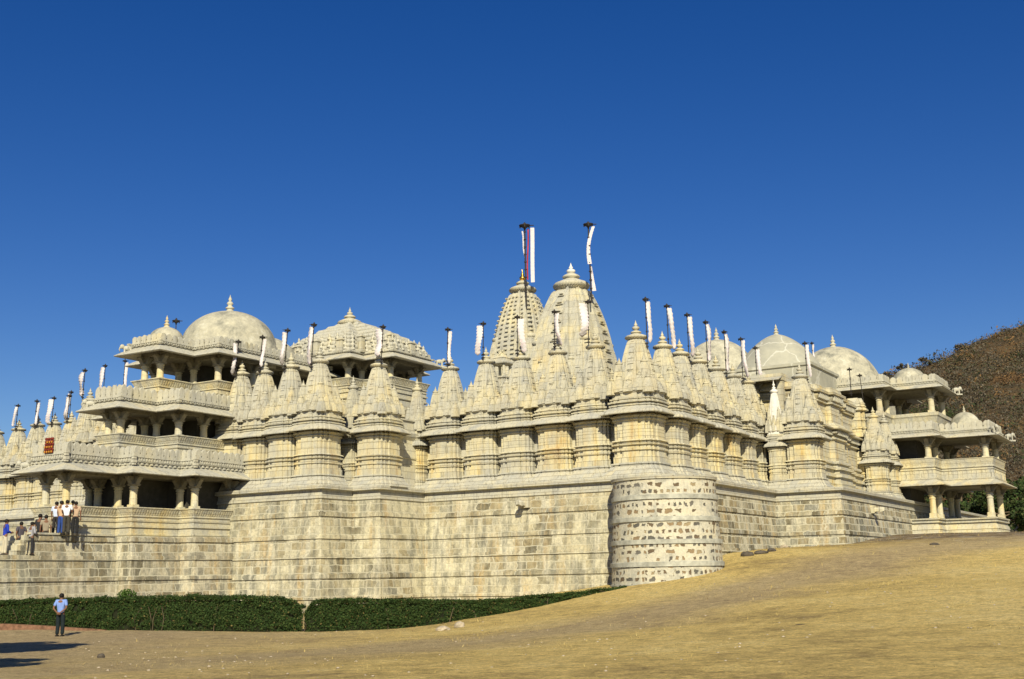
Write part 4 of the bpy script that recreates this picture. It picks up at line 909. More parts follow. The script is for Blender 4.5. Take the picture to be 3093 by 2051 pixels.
# ---- leaf-like quads with a colour attribute
def quads(name, P, S, COLS, mat, normals=None, blade=False):
    n = len(P); nr = normals if normals is not None else np.random.normal(size=(n, 3)); nr /= np.linalg.norm(nr, axis=1)[:, None]
    t1 = np.cross(nr, np.random.normal(size=(n, 3))); t1 /= np.linalg.norm(t1, axis=1)[:, None]; t2 = np.cross(nr, t1)
    s = np.asarray(S)[:, None]
    if blade:
        up = np.c_[np.random.normal(0, .35, (n, 2)), np.ones(n)]; sd = np.c_[np.random.normal(size=(n, 2)), np.zeros(n)]; sd /= np.linalg.norm(sd, axis=1)[:, None]
        V = np.stack([P-sd*s*.12, P+sd*s*.12, P+up*s+sd*s*.02, P+up*s*.98-sd*s*.02], 1)
    else: V = np.stack([P-t1*s-t2*s*.1, P+t2*s*.55, P+t1*s+t2*s*.1, P-t2*s*.55], 1)
    me = bpy.data.meshes.new(name); me.vertices.add(4*n); me.vertices.foreach_set('co', V.reshape(-1))
    me.loops.add(4*n); me.loops.foreach_set('vertex_index', np.arange(4*n, dtype=np.int32)); me.polygons.add(n)
    me.polygons.foreach_set('loop_start', np.arange(0, 4*n, 4, dtype=np.int32)); me.polygons.foreach_set('loop_total', np.full(n, 4, dtype=np.int32))
    me.update(calc_edges=True); me.validate()
    ca = me.color_attributes.new('Col', 'FLOAT_COLOR', 'POINT'); cc = np.repeat(np.c_[COLS, np.ones(n)], 4, 0); ca.data.foreach_set('color', cc.reshape(-1).astype(np.float32))
    me.materials.append(M[mat]); return me
# dry tufts over the slope
n = 150000; D = 16+75*np.random.rand(n)**1.15; X = (np.random.rand(n)*1.05-.5)*D*.92
m = ~(((X < -5) & (D > 46)) | (D > 56+1.15*X+6)); X, D = X[m], D[m]
m = np.array([mn.noise(Vector((x*.25, y*.25, 2)))+.5*mn.noise(Vector((x*1.1, y*1.1, 7))) > random.uniform(-.5, .4) for x, y in zip(X, D)]) & (X > -9+3*np.random.randn(len(X)))
X, D = X[m], D[m]; Zg = gz_arr(X, D)
cols = np.array([(.58, .44, .15), (.46, .34, .12), (.20, .14, .06), (.62, .50, .20), (.24, .22, .08)])[np.random.choice(5, len(X), p=[.35, .25, .15, .2, .05])]*np.random.uniform(.8, 1.15, (len(X), 1))
o = bpy.data.objects.new('dry_grass', quads('dry_grass', np.c_[X, D, Zg-.01], np.random.uniform(.02, .055, len(X))*np.clip(D/48, .3, 1)*np.where(np.random.rand(len(X)) < .04, 2.4, 1.0), cols, 'straw', None, True)); C.objects.link(o)
tag(o, 'short yellow dry grass tufts over the slope', 'grass', None, 'stuff')

# hedge, two clipped lengths
HP = [(-28.0, 52.8, .3, 1.2), (-23.3, 52.5, .3, 1.21), (-21.8, 52.0, .25, 1.21), (-19.1, 51.2, .2, 1.29), (-15.85, 50.0, .1, 1.40), (-13.5, 49.0, .05, 1.41), (-11.3, 48.0, .0, 1.40), (-8.2, 46.8, .02, 1.30), (-4.64, 47.3, .02, 1.17), (-3.07, 48.8, .13, .95), (-2.21, 50.2, .22, .80), (-.81, 52.2, .38, .64), (.71, 54.2, .55, .55), (2.89, 56.0, .93, .27), (4.48, 56.6, 1.2, .13), (5.46, 57.0, 1.33, .06)]
def hedge(name, label, x0, x1, gapl, gapr):
    t = thing(name, label, 'hedge', x0, np.interp(x0, [p[0] for p in HP], [p[1] for p in HP]), 0, 'clipped hedge below the wall', False)
    ox, oy = t.location[0], t.location[1]
    xs = np.arange(x0, x1+.01, .25); ys = np.interp(xs, [p[0] for p in HP], [p[1] for p in HP]); hs = np.interp(xs, [p[0] for p in HP], [p[3] for p in HP])
    hs = hs*(1-.55*np.exp(-np.abs(xs+8.3)/.22))
    zs = gz_arr(xs, ys)
    mb = MB(); rr = []
    for x, y, z, h in zip(xs, ys, zs, hs):
        th = .85 if h > .5 else .5; h2 = h*.84
        rr.append([(x-ox, y+.28-ox*0-oy, z-.1), (x-ox, y+.3-oy, z+h2*.8), (x-ox, y+.45-oy, z+h2), (x-ox, y+th-oy, z+h2), (x-ox, y+th+.15-oy, z-.1)])
    mb.rings(rr); mb.build('dark_core', simple('hedge_core', (.018, .022, .010), 1, 0, .3), t)  # solid near-black core added behind the leaves, no modelled twigs
    Ltot = x1-x0; n = int(Ltot*4200); s = np.random.rand(n); xx = x0+s*Ltot
    yy = np.interp(xx, xs, ys); hh = np.interp(xx, xs, hs); zz = np.interp(xx, xs, zs)
    hh = hh*(1+.05*np.array([mn.noise(Vector((v*1.4, 0, 0))) for v in xx])+.03*np.array([mn.noise(Vector((v*5, 3, 0))) for v in xx]))
    top = np.random.rand(n) < .38
    ff = np.random.rand(n); wob = .10*np.array([mn.noise(Vector((v*1.2, 5, w*1.5))) for v, w in zip(xx, ff)])+.07*np.array([mn.noise(Vector((v*4, 9, w*4))) for v, w in zip(xx, ff)])
    py = np.where(top, yy+.1+np.random.rand(n)*.85, yy+.12+wob*1.6+np.random.rand(n)*.22)
    pz = np.where(top, zz+hh*(.88+.13*np.random.rand(n)**2)+wob*.45+(np.random.rand(n) < .03)*.07, zz+hh*(.02+.95*ff))
    hole = np.array([mn.noise(Vector((v*1.1, w*2.2, 11)))+.5*mn.noise(Vector((v*3.5, w*5, 15))) for v, w in zip(xx, ff)])
    keep = top | (hole < .52+.3*ff) ; low = (ff < .14) & (~top) & (np.random.rand(n) < .5); keep &= ~low
    base = np.array([(.036, .068, .018), (.028, .052, .014), (.062, .088, .024), (.022, .042, .012), (.16, .12, .045)])
    cols = base[np.random.choice(5, n, p=[.35, .28, .17, .17, .03])]*np.random.uniform(.75, 1.25, (n, 1))
    P = np.c_[xx-ox, py-oy, pz][keep]; cols = cols[keep]; nr = np.random.normal(size=(len(P), 3))+np.where(top[keep], 1, 0)[:, None]*np.array([0, 0, 1.2])+np.where(top[keep], 0, 1)[:, None]*np.array([0, -1.0, .3])
    o = bpy.data.objects.new('leaves', quads('leaves', P, np.random.uniform(.022, .05, len(P)), cols, 'leaf', nr)); C.objects.link(o); o.parent = t
    for k in range(int(Ltot*.55)):
        mb = MB()
        x = random.uniform(x0, x1); y = float(np.interp(x, xs, ys)); z = gz(x, y); h = float(np.interp(x, xs, hs))*.7
        mb.tube([(x-ox, y+.12-oy, z-.02), (x+random.uniform(-.1, .1)-ox, y+.1-oy, z+h*.5), (x+random.uniform(-.2, .2)-ox, y+.14-oy, z+h)], [.02, .015, .008], 5); mb.build('stem', 'bark', t)
hedge('hedge', 'long clipped green hedge at the left behind the standing man', -27.5, -8.33, 0, 0)
hedge('hedge', 'clipped hedge tapering up the slope to the round bastion', -8.25, 5.2, 0, 0)
# small bush poking above the hedge, curb, white post
def leafball(root, c, r, n, size, pal):
    q = np.random.normal(size=(n, 3)); q /= np.linalg.norm(q, axis=1)[:, None]; q *= (np.random.rand(n, 1)**.4); P = q*np.array(r)+np.array(c)
    cols = np.array(pal)[np.random.randint(0, len(pal), n)]*np.random.uniform(.7, 1.25, (n, 1))
    o = bpy.data.objects.new('leaves', quads('leaves', P, np.random.uniform(size*.6, size*1.3, n), cols, 'leaf')); C.objects.link(o); o.parent = root
GR = [(.06, .12, .02), (.09, .16, .03), (.04, .08, .015)]
t = thing('small_bush', 'small bright green bush poking up just above the left hedge', 'bush', -16.4, 50.9, gz(-16.4, 50.9), None, False)
mb = MB()
for k in range(5): mb.tube([(0, 0, 0), (random.uniform(-.15, .15), 0, .8), (random.uniform(-.3, .3), random.uniform(-.1, .1), 1.5)], [.025, .018, .008], 5)
mb.build('stem', 'bark', t); leafball(t, (0, 0, 1.38), (.42, .35, .30), 700, .05, GR)
t = thing('brick_curb', 'low weathered red brick curb under the left hedge', 'curb', -24, 51.5, 0, None, False)
mb = MB(); rr = []
for k in range(20):
    x = -27+k*.52; y = 52.2-(k/19)*1.6; z = gz(x, y); q_ = (1 if k < 10 else (20-k)/10); rr.append([(x+24, y-51.5, z-.2), (x+24, y-51.5, z+.26*q_), (x+24, y+.24-51.5, z+.27*q_), (x+24, y+.24-51.5, z-.2)])
mb.rings(rr); mb.build('bricks', 'curb', t)
t = thing('gate_post', 'whitewashed gate post at the far left edge of the photo', 'post', -22.65, 51.4, .2, None, False)
mb = MB(); mb.box(-.4, .28, -.3, .3, -.1, 1.05); mb.build('shaft', simple('whitewash', (.72, .70, .66), .8, 0, .15, 3), t); mb = MB(); mb.box(-.45, .33, -.35, .35, 1.051, 1.14); mb.build('cap', 'marble', t)

# rocks
def rock(name, label, x, y, r, mat, grp=None, seed=1):
    t = MB(); rnd = random.Random(seed); rr = []
    for i in range(8):
        th = -math.pi/2+math.pi*i/7
        rr.append([(r[0]*math.cos(th)*math.cos(2*math.pi*j/11)*(1+rnd.uniform(-.18, .18)), r[1]*math.cos(th)*math.sin(2*math.pi*j/11)*(1+rnd.uniform(-.18, .18)), r[2]*math.sin(th)*(1+rnd.uniform(-.15, .15))+r[2]*.5) for j in range(11)])
    t.rings(rr); o = t.build(name, mat); o.location = (x, y, gz(x, y)-.02); tag(o, label, 'rock', grp); return o
rock('rock', 'larger flat pale rock in front of the hedge', -2.70, 44.1, (.27, .2, .13), 'rock', 'pale rocks by the hedge', 3)
rock('rock', 'smaller pale rock right of the flat one, by the hedge foot', -2.17, 45.6, (.2, .15, .17), 'rock', 'pale rocks by the hedge', 5)
rock('rock', 'dark rock at the foot of the wall just right of the bastion', 11.9, 61.9, (.34, .25, .17), 'darkrock', 'dark boulders by the bastion', 9)
rock('rock', 'low broken dark rock between the bastion-side boulder and the wall', 12.7, 62.3, (.38, .22, .12), 'darkrock', 'dark boulders by the bastion', 21)
rock('rock', 'smallest dark boulder furthest right from the bastion', 13.4, 63.0, (.24, .2, .12), 'darkrock', 'dark boulders by the bastion', 22)
rock('rock', 'small pale rock at the foot of the right wall', 15.6, 69.8, (.25, .2, .14), 'rock', None, 11)
rock('rock', 'dark flat stone on the upper slope below the right pavilion', 22.1, 63.4, (.26, .16, .09), 'darkrock', None, 12)
rock('rock', 'left one of the two dark dung-like lumps on the open slope', 7.25, 31.1, (.15, .08, .02), 'darkrock', 'dark lumps on the slope', 13)
rock('rock', 'right one of the two dark dung-like lumps on the open slope', 8.9, 31.2, (.16, .08, .02), 'darkrock', 'dark lumps on the slope', 14)
rock('rock', 'small dark stone on the dusty left forecourt', -10.7, 31.3, (.10, .08, .08), 'darkrock', None, 15)
rock('rock', 'orange-tinted stone before the right pavilion plinth', 32.2, 89.8, (.2, .2, .2), simple('ochre_rock', (.55, .33, .12), .9), None, 16)
n = 900; D = 20+70*np.random.rand(n); X = (np.random.rand(n)-.42)*D*.85; m = D < 52+1.1*np.maximum(X, -4); X, D = X[m], D[m]; Zg = gz_arr(X, D); mb = MB()
for x, y, z in zip(X, D, Zg):
    s = random.uniform(.010, .034); mb.blob((x, y, z+s*.3), (s*1.4, s, s*.6), 5, 3, .3)
o = mb.build('pebbles', 'rock'); tag(o, 'scattered pebbles on the dusty slope', 'pebbles', None, 'stuff')

# ------------------------------------------------------------------ hill with dry forest
def ridge(x): return np.interp(x, [-300, 40, 60, 77, 84, 90, 97, 104, 115, 135, 200, 300, 500], [-30, 8, 28, 39.0, 44.6, 46.2, 48.6, 52.0, 55.6, 63.5, 90, 110, 120])
def hz_arr(X, Y):
    s = X/Y*260.0
    r = ridge(s)*1.0; t_ = np.clip((Y-118)/142, 0, 1); zz = 3.2+(r-3.2)*(t_**1.25)
    k = np.clip((Y-260)/200, 0, 1); return zz*(1-.35*k)
hx = np.linspace(10, 420, 150); hy = np.linspace(112, 520, 120); HX, HY = np.meshgrid(hx, hy); fx, fy = HX.ravel(), HY.ravel()
Zh = hz_arr(fx, fy)+np.array([3.0*mn.noise(Vector((x*.03, y*.03, 1)))+1.2*mn.noise(Vector((x*.12, y*.12, 3))) for x, y in zip(fx, fy)])*np.clip((fy-118)/60, 0, 1)-.8
idx = np.arange(len(hx)*len(hy)).reshape(len(hy), len(hx)); me = bpy.data.meshes.new('hill')
me.from_pydata(np.c_[fx, fy, Zh].tolist(), [], np.stack([idx[:-1, :-1].ravel(), idx[:-1, 1:].ravel(), idx[1:, 1:].ravel(), idx[1:, :-1].ravel()], 1).tolist())
me.polygons.foreach_set('use_smooth', [True]*len(me.polygons)); me.materials.append(M['hill']); o = bpy.data.objects.new('hill', me); C.objects.link(o); tag(o, 'steep brown hillside behind the right pavilion', None, None, 'structure')
nc = 15000; Y = 120+160*np.random.rand(nc)**.8; s = 55+90*np.random.rand(nc); X = s/260*Y; Zc = hz_arr(X, Y)
nk = 22; pal = np.array([(.125, .108, .082), (.095, .082, .06), (.15, .10, .055), (.07, .075, .035), (.145, .125, .095), (.17, .12, .06), (.05, .062, .028)])
pc = pal[np.random.choice(7, nc, p=[.28, .22, .13, .13, .14, .05, .05])]
# orange and green drifts
dr = np.array([mn.noise(Vector((x*.045, y*.02, z*.07))) for x, y, z in zip(X, Y, Zc)]); pc[dr > .34] = (.165, .10, .05); pc[dr < -.34] = (.055, .075, .028)
R_ = np.random.uniform(.45, 1.35, nc)*(Y/220)**.5; bigc = np.random.rand(nc) < .05; R_[bigc] = np.random.uniform(1.4, 2.1, bigc.sum())*(Y[bigc]/220)**.5; pc[bigc] = np.array([(.05, .062, .03), (.075, .07, .05), (.18, .11, .05)])[np.random.randint(0, 3, bigc.sum())]; rk = (np.random.rand(nc) < .04) & ~bigc; R_[rk] *= .5; pc[rk] = (.30, .26, .20)
q = np.random.normal(size=(nc, nk, 3)); q /= np.linalg.norm(q, axis=2)[:, :, None]; q *= np.random.rand(nc, nk, 1)**.45
P = (np.stack([X, Y, Zc+R_*.7-.5], 1)[:, None, :]+q*R_[:, None, None]*np.array([1, 1, .85])).reshape(-1, 3)
cols = (np.repeat(pc, nk, 0))*np.random.uniform(.85, 1.15, (nc*nk, 1)); sz = np.repeat(R_, nk)*np.random.uniform(.07, .2, nc*nk)
o = bpy.data.objects.new('dry_forest', quads('dry_forest', P, sz, cols, 'scrub')); C.objects.link(o); tag(o, 'leafless brown and grey scrub forest covering the hillside', 'forest', None, 'stuff')

def tree(label, x, y, h, cr, pal, n, size, group=None, zb=None, name='tree', sub=9):
    z0 = gz(x, y) if zb is None else zb
    t = thing(name, label, 'tree', x, y, z0, group, False); mb = MB(); tips = []
    top = h-cr[2]*.8
    mb.tube([(0, 0, -.3), (random.uniform(-.1, .1), 0, top*.5), (random.uniform(-.3, .3), random.uniform(-.3, .3), top)], [h*.035, h*.028, h*.02], 9)
    for k in range(sub):
        a = k*2.4+random.random(); r = random.uniform(.55, .95); e = (r*cr[0]*math.cos(a), r*cr[1]*math.sin(a), h-cr[2]+random.uniform(-.7, .8)*cr[2]); b0 = random.uniform(.45, .95)*top
        mb.tube([(0, 0, b0), (e[0]*.5, e[1]*.5, (b0+e[2])/2+.2), e], [h*.016, h*.011, h*.004], 6); tips.append(e)
    mb.build('trunk', 'bark', t)
    tips.append((0, 0, h-cr[2]*.5)); P = []
    for k in range(n):
        e = random.choice(tips); q = Vector((random.gauss(0, 1), random.gauss(0, 1), random.gauss(0, 1))).normalized()*random.random()**.5
        P.append((e[0]+q.x*cr[0]*.38, e[1]+q.y*cr[1]*.38, e[2]+q.z*cr[2]*.38))
    cols = np.array(pal)[np.random.randint(0, len(pal), n)]*np.random.uniform(.7, 1.25, (n, 1))
    o = bpy.data.objects.new('crown', quads('crown', np.array(P), np.random.uniform(size*.6, size*1.3, n), cols, 'leaf')); C.objects.link(o); o.parent = t
GD = [(.035, .06, .018), (.05, .08, .022), (.07, .08, .03), (.03, .045, .018)]
for i, (x, y, h, c, zb) in enumerate([(46, 116, 6.5, (4.5, 4, 2.6), 3.0), (53.5, 124, 8.5, (5, 4, 3.2), 3.2), (50, 134, 8.5, (5, 4, 3.4), 4.5), (41.5, 124, 5.5, (4, 4, 2.2), 3.2)]):
    tree(['dark green tree right behind the right pavilion', 'dark green tree at the right edge below the hillside', 'green tree higher on the slope behind the pavilion', 'low green tree seen through the right pavilion columns'][i], x, y, h, c, GD, 5000, .22, 'green trees at the foot of the hill', zb)
# skyline scrub trees
for i, x in enumerate((79.5, 82.5, 86.5, 92.0, 100.0)):
    z = float(hz_arr(np.array([x]), np.array([259.0]))[0]); tree(['leftmost bare tree on the hill skyline above the small dome', 'second bare tree on the hill skyline', 'third bare tree on the hill skyline', 'bare tree midway up the hill skyline', 'highest bare tree on the hill skyline'][i], x, 259, random.uniform(2.4, 3.4), (1.5, 1.5, 1.0), [(.12, .10, .07), (.09, .08, .05)], 420, .22, 'bare trees on the skyline', z-.8)
# the tree outside the left edge whose shade falls on the forecourt
tree('leafy tree outside the left edge shading the forecourt', -17.6, 28.4, 8.0, (3.3, 3.5, 1.9), GR, 7500, .30, None, 0.0, 'tree', 15)

tree('second leafy tree outside the left edge, nearer the camera', -13.9, 20.2, 7.4, (3.0, 2.6, 1.5), GR, 3200, .28, None, 0.0)
# ------------------------------------------------------------------ people
SKIN = simple('brown_skin', (.20, .10, .06), .6, 0, .1); HAIR = simple('black_hair', (.012, .010, .009), .6, 0, .2)
cm = {}
def cloth(col):
    if col not in cm: cm[col] = simple('cloth', col, .85, 0, .14, 9, .3)
    return cm[col]
def skin_obj(name, verts, edges, radii, mat, parent, root=0, lv=2, extra=None):
    me = bpy.data.meshes.new(name); me.from_pydata(verts, edges, []); o = bpy.data.objects.new(name, me); C.objects.link(o)
    md = o.modifiers.new('s', 'SKIN'); md.use_smooth_shade = True; md.use_x_symmetry = False
    sl = me.skin_vertices[0].data if me.skin_vertices else None
    if sl is None: me.skin_vertices.new() if hasattr(me.skin_vertices, 'new') else None; sl = me.skin_vertices[0].data
    for i, r in enumerate(radii):
        sl[i].radius = r if hasattr(r, '__len__') else (r, r); sl[i].use_root = (i == root)
    sb = o.modifiers.new('b', 'SUBSURF'); sb.levels = lv; sb.render_levels = lv
    dg = bpy.context.evaluated_depsgraph_get(); m2 = bpy.data.meshes.new_from_object(o.evaluated_get(dg)); o.modifiers.clear(); o.data = m2
    m2.materials.clear(); m2.materials.append(mat)
    if extra:
        bm = bmesh.new(); bm.from_mesh(m2); tmp = extra.mesh('tmp', mat); bm.from_mesh(tmp); bm.to_mesh(m2); bm.free()
    m2.polygons.foreach_set('use_smooth', [True]*len(m2.polygons)); o.parent = parent; return o
def person(label, x, y, z, rz, h, shirt, trousers, arms='down', legs=0.0, lean=0.0, sleeves='short', head_turn=0.0, hair=HAIR):
    t = thing('person', label, 'person', x, y, z, None, False, rz); k = h/1.70
    # faces +Y; right is +X
    L = lean
    J = {'pel': (0, 0, .93), 'wai': (0, .01+L*.3, 1.06), 'che': (0, L*.7, 1.28), 'nek': (0, .0+L, 1.44), 'hea': (0, .02+L, 1.55), 'top': (0, .01+L, 1.645)}
    for s, n_ in ((-1, 'l'), (1, 'r')):
        J['hip'+n_] = (s*.09, 0, .88); J['kne'+n_] = (s*.10, .02+legs*s, .49); J['ank'+n_] = (s*.105, -.01+legs*s*1.2, .08); J['toe'+n_] = (s*.12, .13+legs*s*1.2, .035)
        J['sho'+n_] = (s*.185, L*.9, 1.385)
        if arms == 'down': J['elb'+n_] = (s*.235, -.02+L*.6, 1.10); J['wri'+n_] = (s*.24, .05, .86); hd = (0, .15, -1)
        elif arms == 'back': J['elb'+n_] = (s*.265, -.10+L*.6, 1.10); J['wri'+n_] = (s*.055, -.185, .93); hd = (-s*.9, -.1, -.35)
        elif arms == 'front': J['elb'+n_] = (s*.24, .04+L*.6, 1.10); J['wri'+n_] = (s*.10, .24, 1.05); hd = (-s*.5, .8, 0)
        elif arms == 'hips': J['elb'+n_] = (s*.36, -.06, 1.13); J['wri'+n_] = (s*.19, .0, .98); hd = (-s*.6, .5, -.5)
        elif arms == 'pocket': J['elb'+n_] = (s*.28, -.08, 1.12); J['wri'+n_] = (s*.19, .02, .90); hd = (-s*.2, .3, -.9)
        J['hd'+n_] = hd
    J2 = {q: Vector(v)*k for q, v in J.items()}
    names = ['pel', 'wai', 'che', 'nek', 'hea', 'top', 'hipl', 'knel', 'ankl', 'toel', 'hipr', 'kner', 'ankr', 'toer', 'shol', 'elbl', 'wril', 'shor', 'elbr', 'wrir']
    E_ = [('pel', 'wai'), ('wai', 'che'), ('che', 'nek'), ('nek', 'hea'), ('hea', 'top'), ('pel', 'hipl'), ('hipl', 'knel'), ('knel', 'ankl'), ('ankl', 'toel'), ('pel', 'hipr'), ('hipr', 'kner'), ('kner', 'ankr'), ('ankr', 'toer'), ('che', 'shol'), ('shol', 'elbl'), ('elbl', 'wril'), ('che', 'shor'), ('shor', 'elbr'), ('elbr', 'wrir')]
    Rr = {'pel': (.13, .10), 'wai': (.12, .09), 'che': (.14, .10), 'nek': (.055, .055), 'hea': (.078, .095), 'top': (.06, .07), 'hip': (.085, .085), 'kne': (.055, .055), 'ank': (.04, .04), 'toe': (.04, .028), 'sho': (.055, .055), 'elb': (.038, .038), 'wri': (.026, .026)}
    rad = [tuple(v*k for v in Rr[q[:3]]) for q in names]
    ex = MB()
    for n_ in 'lr':     # palms with five fingers, ears, nose
        w = J2['wri'+n_]; d = Vector(J['hd'+n_]).normalized(); sd = d.cross(Vector((0, 1, 0))).normalized() if abs(d.y) < .9 else Vector((1, 0, 0)); up = sd.cross(d)
        ex.tube([w, w+d*.05*k, w+d*.09*k], [.026*k, .034*k, .030*k], 8)
        for q, (o_, ln) in enumerate(((-.027, .062), (-.009, .072), (.009, .068), (.026, .052))):
            b0 = w+d*.085*k+sd*o_*k; ex.tube([b0, b0+d*ln*.5*k+up*.006, b0+d*ln*.85*k+up*.03*k], [.009*k, .0085*k, .006*k], 6)
        b0 = w+d*.03*k-sd*.026*k; ex.tube([b0, b0+d*.03*k-sd*.025*k, b0+d*.06*k-sd*.03*k], [.011*k, .010*k, .007*k], 6)
    hc = J2['hea']
    for s in (-1, 1): ex.blob(hc+Vector((s*.078*k, 0, .0)), (.012*k, .02*k, .03*k), 6, 4)
    ex.tube([hc+Vector((0, .085, .02))*k, hc+Vector((0, .115, -.015))*k], [.008*k, .016*k], 6)
    for s in (-1, 1): ex.blob(hc+Vector((s*.03, .086, .018))*k, (.010*k, .008*k, .007*k), 6, 4)
    ex.tube([hc+Vector((-.02, .09, -.045))*k, hc+Vector((.02, .09, -.045))*k], .007*k, 5)
    skin_obj('body', [J2[q] for q in names], [(names.index(a), names.index(b)) for a, b in E_], rad, SKIN, t, 0, 2, ex)
    # shirt
    sv = ['wa0', 'wai', 'che', 'nk0', 'shol', 'ell', 'shor', 'elr']; q = dict(J2); q['wa0'] = Vector((0, 0, .90))*k; q['nk0'] = J2['nek']-Vector((0, 0, .02))*k
    se = [(0, 1), (1, 2), (2, 3), (2, 4), (4, 5), (2, 6), (6, 7)]; sr = [(.15, .115), (.138, .108), (.155, .115), (.075, .07), (.078, .078), (.065, .065), (.078, .078), (.065, .065)]
    f = .75 if sleeves == 'short' else 1.0
    for n_ in 'lr': q['el'+n_] = J2['sho'+n_].lerp(J2['elb'+n_], f)
    if sleeves == 'long':
        sv += ['wrl', 'wrr']; q['wrl'] = J2['elbl'].lerp(J2['wril'], .9); q['wrr'] = J2['elbr'].lerp(J2['wrir'], .9); se += [(5, 8), (7, 9)]; sr[5] = sr[7] = (.058, .058); sr += [(.046, .046)]*2
    skin_obj('shirt', [q[n_] for n_ in sv], se, [tuple(v*k for v in r) for r in sr], cloth(shirt), t, 1)
    tv = ['pel', 'hipl', 'knel', 'al', 'hipr', 'kner', 'ar', 'w1']; q['al'] = J2['ankl']+Vector((0, 0, .0)); q['ar'] = J2['ankr']; q['w1'] = Vector((0, 0, .99))*k
    skin_obj('trousers', [q[n_] for n_ in tv], [(0, 1), (1, 2), (2, 3), (0, 4), (4, 5), (5, 6), (0, 7)], [tuple(v*k for v in r) for r in [(.15, .12), (.098, .10), (.078, .08), (.07, .075), (.098, .10), (.078, .08), (.07, .075), (.14, .11)]], cloth(trousers), t, 0)
    mb = MB(); mb.blob(hc+Vector((0, -.022, .035))*k, (.094*k, .108*k, .098*k), 14, 10, .03); mb.build('hair', hair, t)
    mb = MB()
    for n_ in 'lr': a = J2['ank'+n_]; mb.rings([[(a.x+w_*c, a.y+yy, z_) for c, z_ in ((-1, .0), (1, .0), (1, hh), (0, hh*1.3), (-1, hh))] for yy, w_, hh in ((-.09*k, .035, .06), (-.02, .045, .09), (.08*k, .05, .06), (.17*k, .03, .03))])
    mb.build('shoes', cloth((.03, .025, .02)), t)
    return t
person('man in pale blue short-sleeved shirt, hands clasped behind his back, before the hedge', -17.94, 47.62, gz(-17.94, 47.62), -.1, 1.70, (.20, .31, .68), (.012, .02, .025), 'back', .0)
def on(a, b, z, dx=0): p = W(a, b); return p.x+dx, p.y, z
ZL, ZU = 3.42, 4.40
for (x, y, z, rz, h, sh, tr, ar, lab, sl, ln) in [
    (-24.0, 56.2, ZL, -.9, 1.72, (.02, .05, .45), (.55, .50, .38), 'front', 'visitor in bright blue shirt and beige trousers on the lower landing', 'long', .03),
    (-23.55, 56.9, ZL, .9, 1.62, (.09, .08, .10), (.03, .03, .035), 'pocket', 'visitor in dark patterned shirt right of the bright blue shirt', 'short', 0),
    (-22.95, 57.6, ZL+.24, -.3, 1.78, (.03, .03, .035), (.02, .02, .02), 'down', 'visitor in black shirt at the back of the lower landing', 'short', 0),
    (-22.62, 57.5, ZL+.24, .5, 1.72, (.32, .27, .20), (.04, .035, .03), 'down', 'visitor in checked brown shirt beside the black shirt', 'short', 0),
    (-22.98, 56.7, ZL, -.6, 1.60, (.36, .36, .40), (.03, .03, .035), 'front', 'visitor in pale grey shirt at the foot of the upper landing', 'long', .04),
    (-22.42, 58.2, ZU, -.1, 1.66, (.55, .62, .80), (.035, .03, .03), 'down', 'visitor in light blue shirt at the left of the upper landing group', 'short', 0),
    (-22.1, 58.0, ZU, -.5, 1.68, (.62, .42, .26), (.03, .07, .28), 'down', 'visitor in tan shirt and blue trousers on the upper landing', 'short', 0),
    (-21.75, 57.8, ZU, .1, 1.70, (.78, .80, .88), (.06, .055, .045), 'front', 'visitor in loose white shirt on the upper landing', 'short', 0),
    (-21.45, 58.15, ZU, .3, 1.64, (.50, .36, .25), (.02, .02, .022), 'down', 'visitor in tan shirt and dark trousers right of the white shirt', 'short', 0)]:
    person(lab, x, y, z, rz, h, sh, tr, ar, .02, ln, sl)
pp = W(40.1, 49.5); person('visitor inside the left porch, only the dark head above the balcony', pp.x, pp.y, 4.55, .3, 1.66, (.3, .3, .32), (.03, .03, .03), 'down')

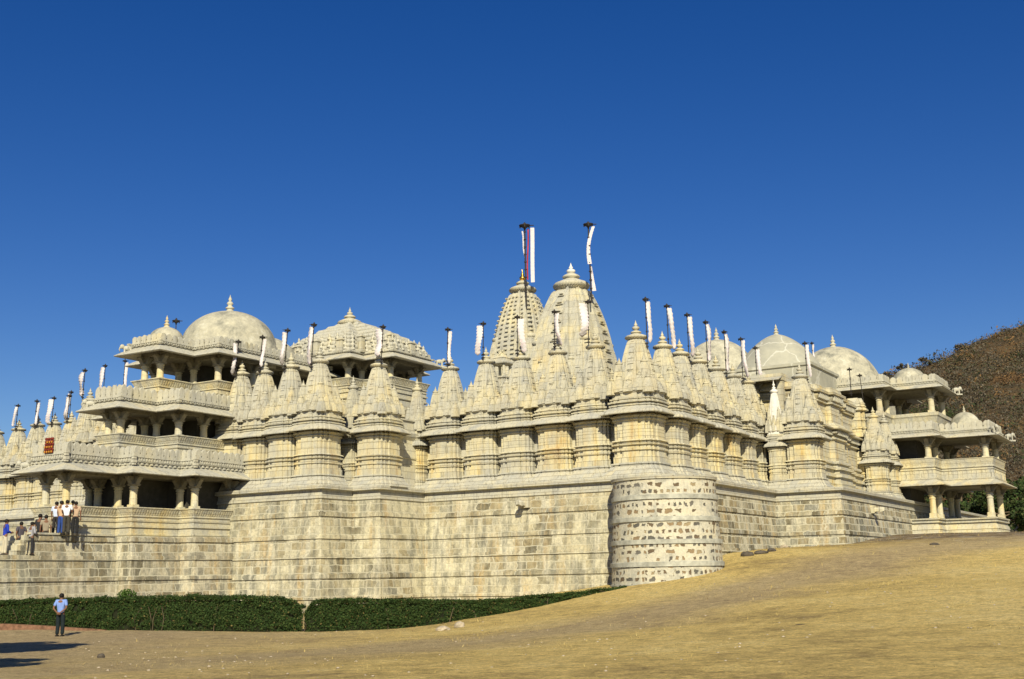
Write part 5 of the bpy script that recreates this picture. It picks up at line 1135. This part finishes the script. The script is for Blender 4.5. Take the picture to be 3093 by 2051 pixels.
# ------------------------------------------------------------------ camera, light, sky
F_, TH, RO = 3570.0, math.atan(722/3570.0), R(1.07)
fw = Vector((0, math.cos(TH), math.sin(TH))); r0 = Vector((1, 0, 0)); u0 = Vector((0, -math.sin(TH), math.cos(TH)))
rt = r0*math.cos(RO)-u0*math.sin(RO); up = r0*math.sin(RO)+u0*math.cos(RO)
cam = bpy.data.cameras.new('camera'); co = bpy.data.objects.new('camera', cam); C.objects.link(co)
mt = Matrix((rt, up, -fw)).transposed().to_4x4(); mt.translation = Vector((0, 0, 1.93)); co.matrix_world = mt
cam.sensor_width = 36; cam.lens = 36*F_/3093; cam.clip_end = 5000; cam.clip_start = .1
bpy.context.scene.camera = co
EL, AZs = R(33), R(-3)
d = Vector((math.sin(AZs)*math.cos(EL), math.cos(AZs)*math.cos(EL), -math.sin(EL)))
sl = bpy.data.lights.new('sun', 'SUN'); sl.energy = 5.0; sl.angle = R(.5); sl.color = (1.0, .905, .655)
so = bpy.data.objects.new('sun', sl); C.objects.link(so); so.rotation_euler = d.to_track_quat('-Z', 'Y').to_euler(); so.location = (0, 0, 60)
w = bpy.data.worlds.new('World'); bpy.context.scene.world = w; w.use_nodes = True; nt = w.node_tree
bg = nt.nodes['Background']; sk = nt.nodes.new('ShaderNodeTexSky'); sk.sky_type = 'NISHITA'; sk.sun_disc = False; sk.sun_elevation = EL; sk.sun_rotation = R(180)+AZs
sk.altitude = 600; sk.air_density = 1.0; sk.dust_density = .3; sk.ozone_density = 3.0
hs = nt.nodes.new('ShaderNodeHueSaturation'); hs.inputs['Saturation'].default_value = 1.37; hs.inputs['Hue'].default_value = .518; nt.links.new(sk.outputs[0], hs.inputs['Color']); nt.links.new(hs.outputs[0], bg.inputs[0]); bg.inputs[1].default_value = .071
sc = bpy.context.scene
sc.view_settings.view_transform = 'Standard'; sc.view_settings.look = 'None'; sc.view_settings.exposure = 0.17; sc.view_settings.gamma = 1.0
sc.cycles.max_bounces = 4; sc.cycles.diffuse_bounces = 1
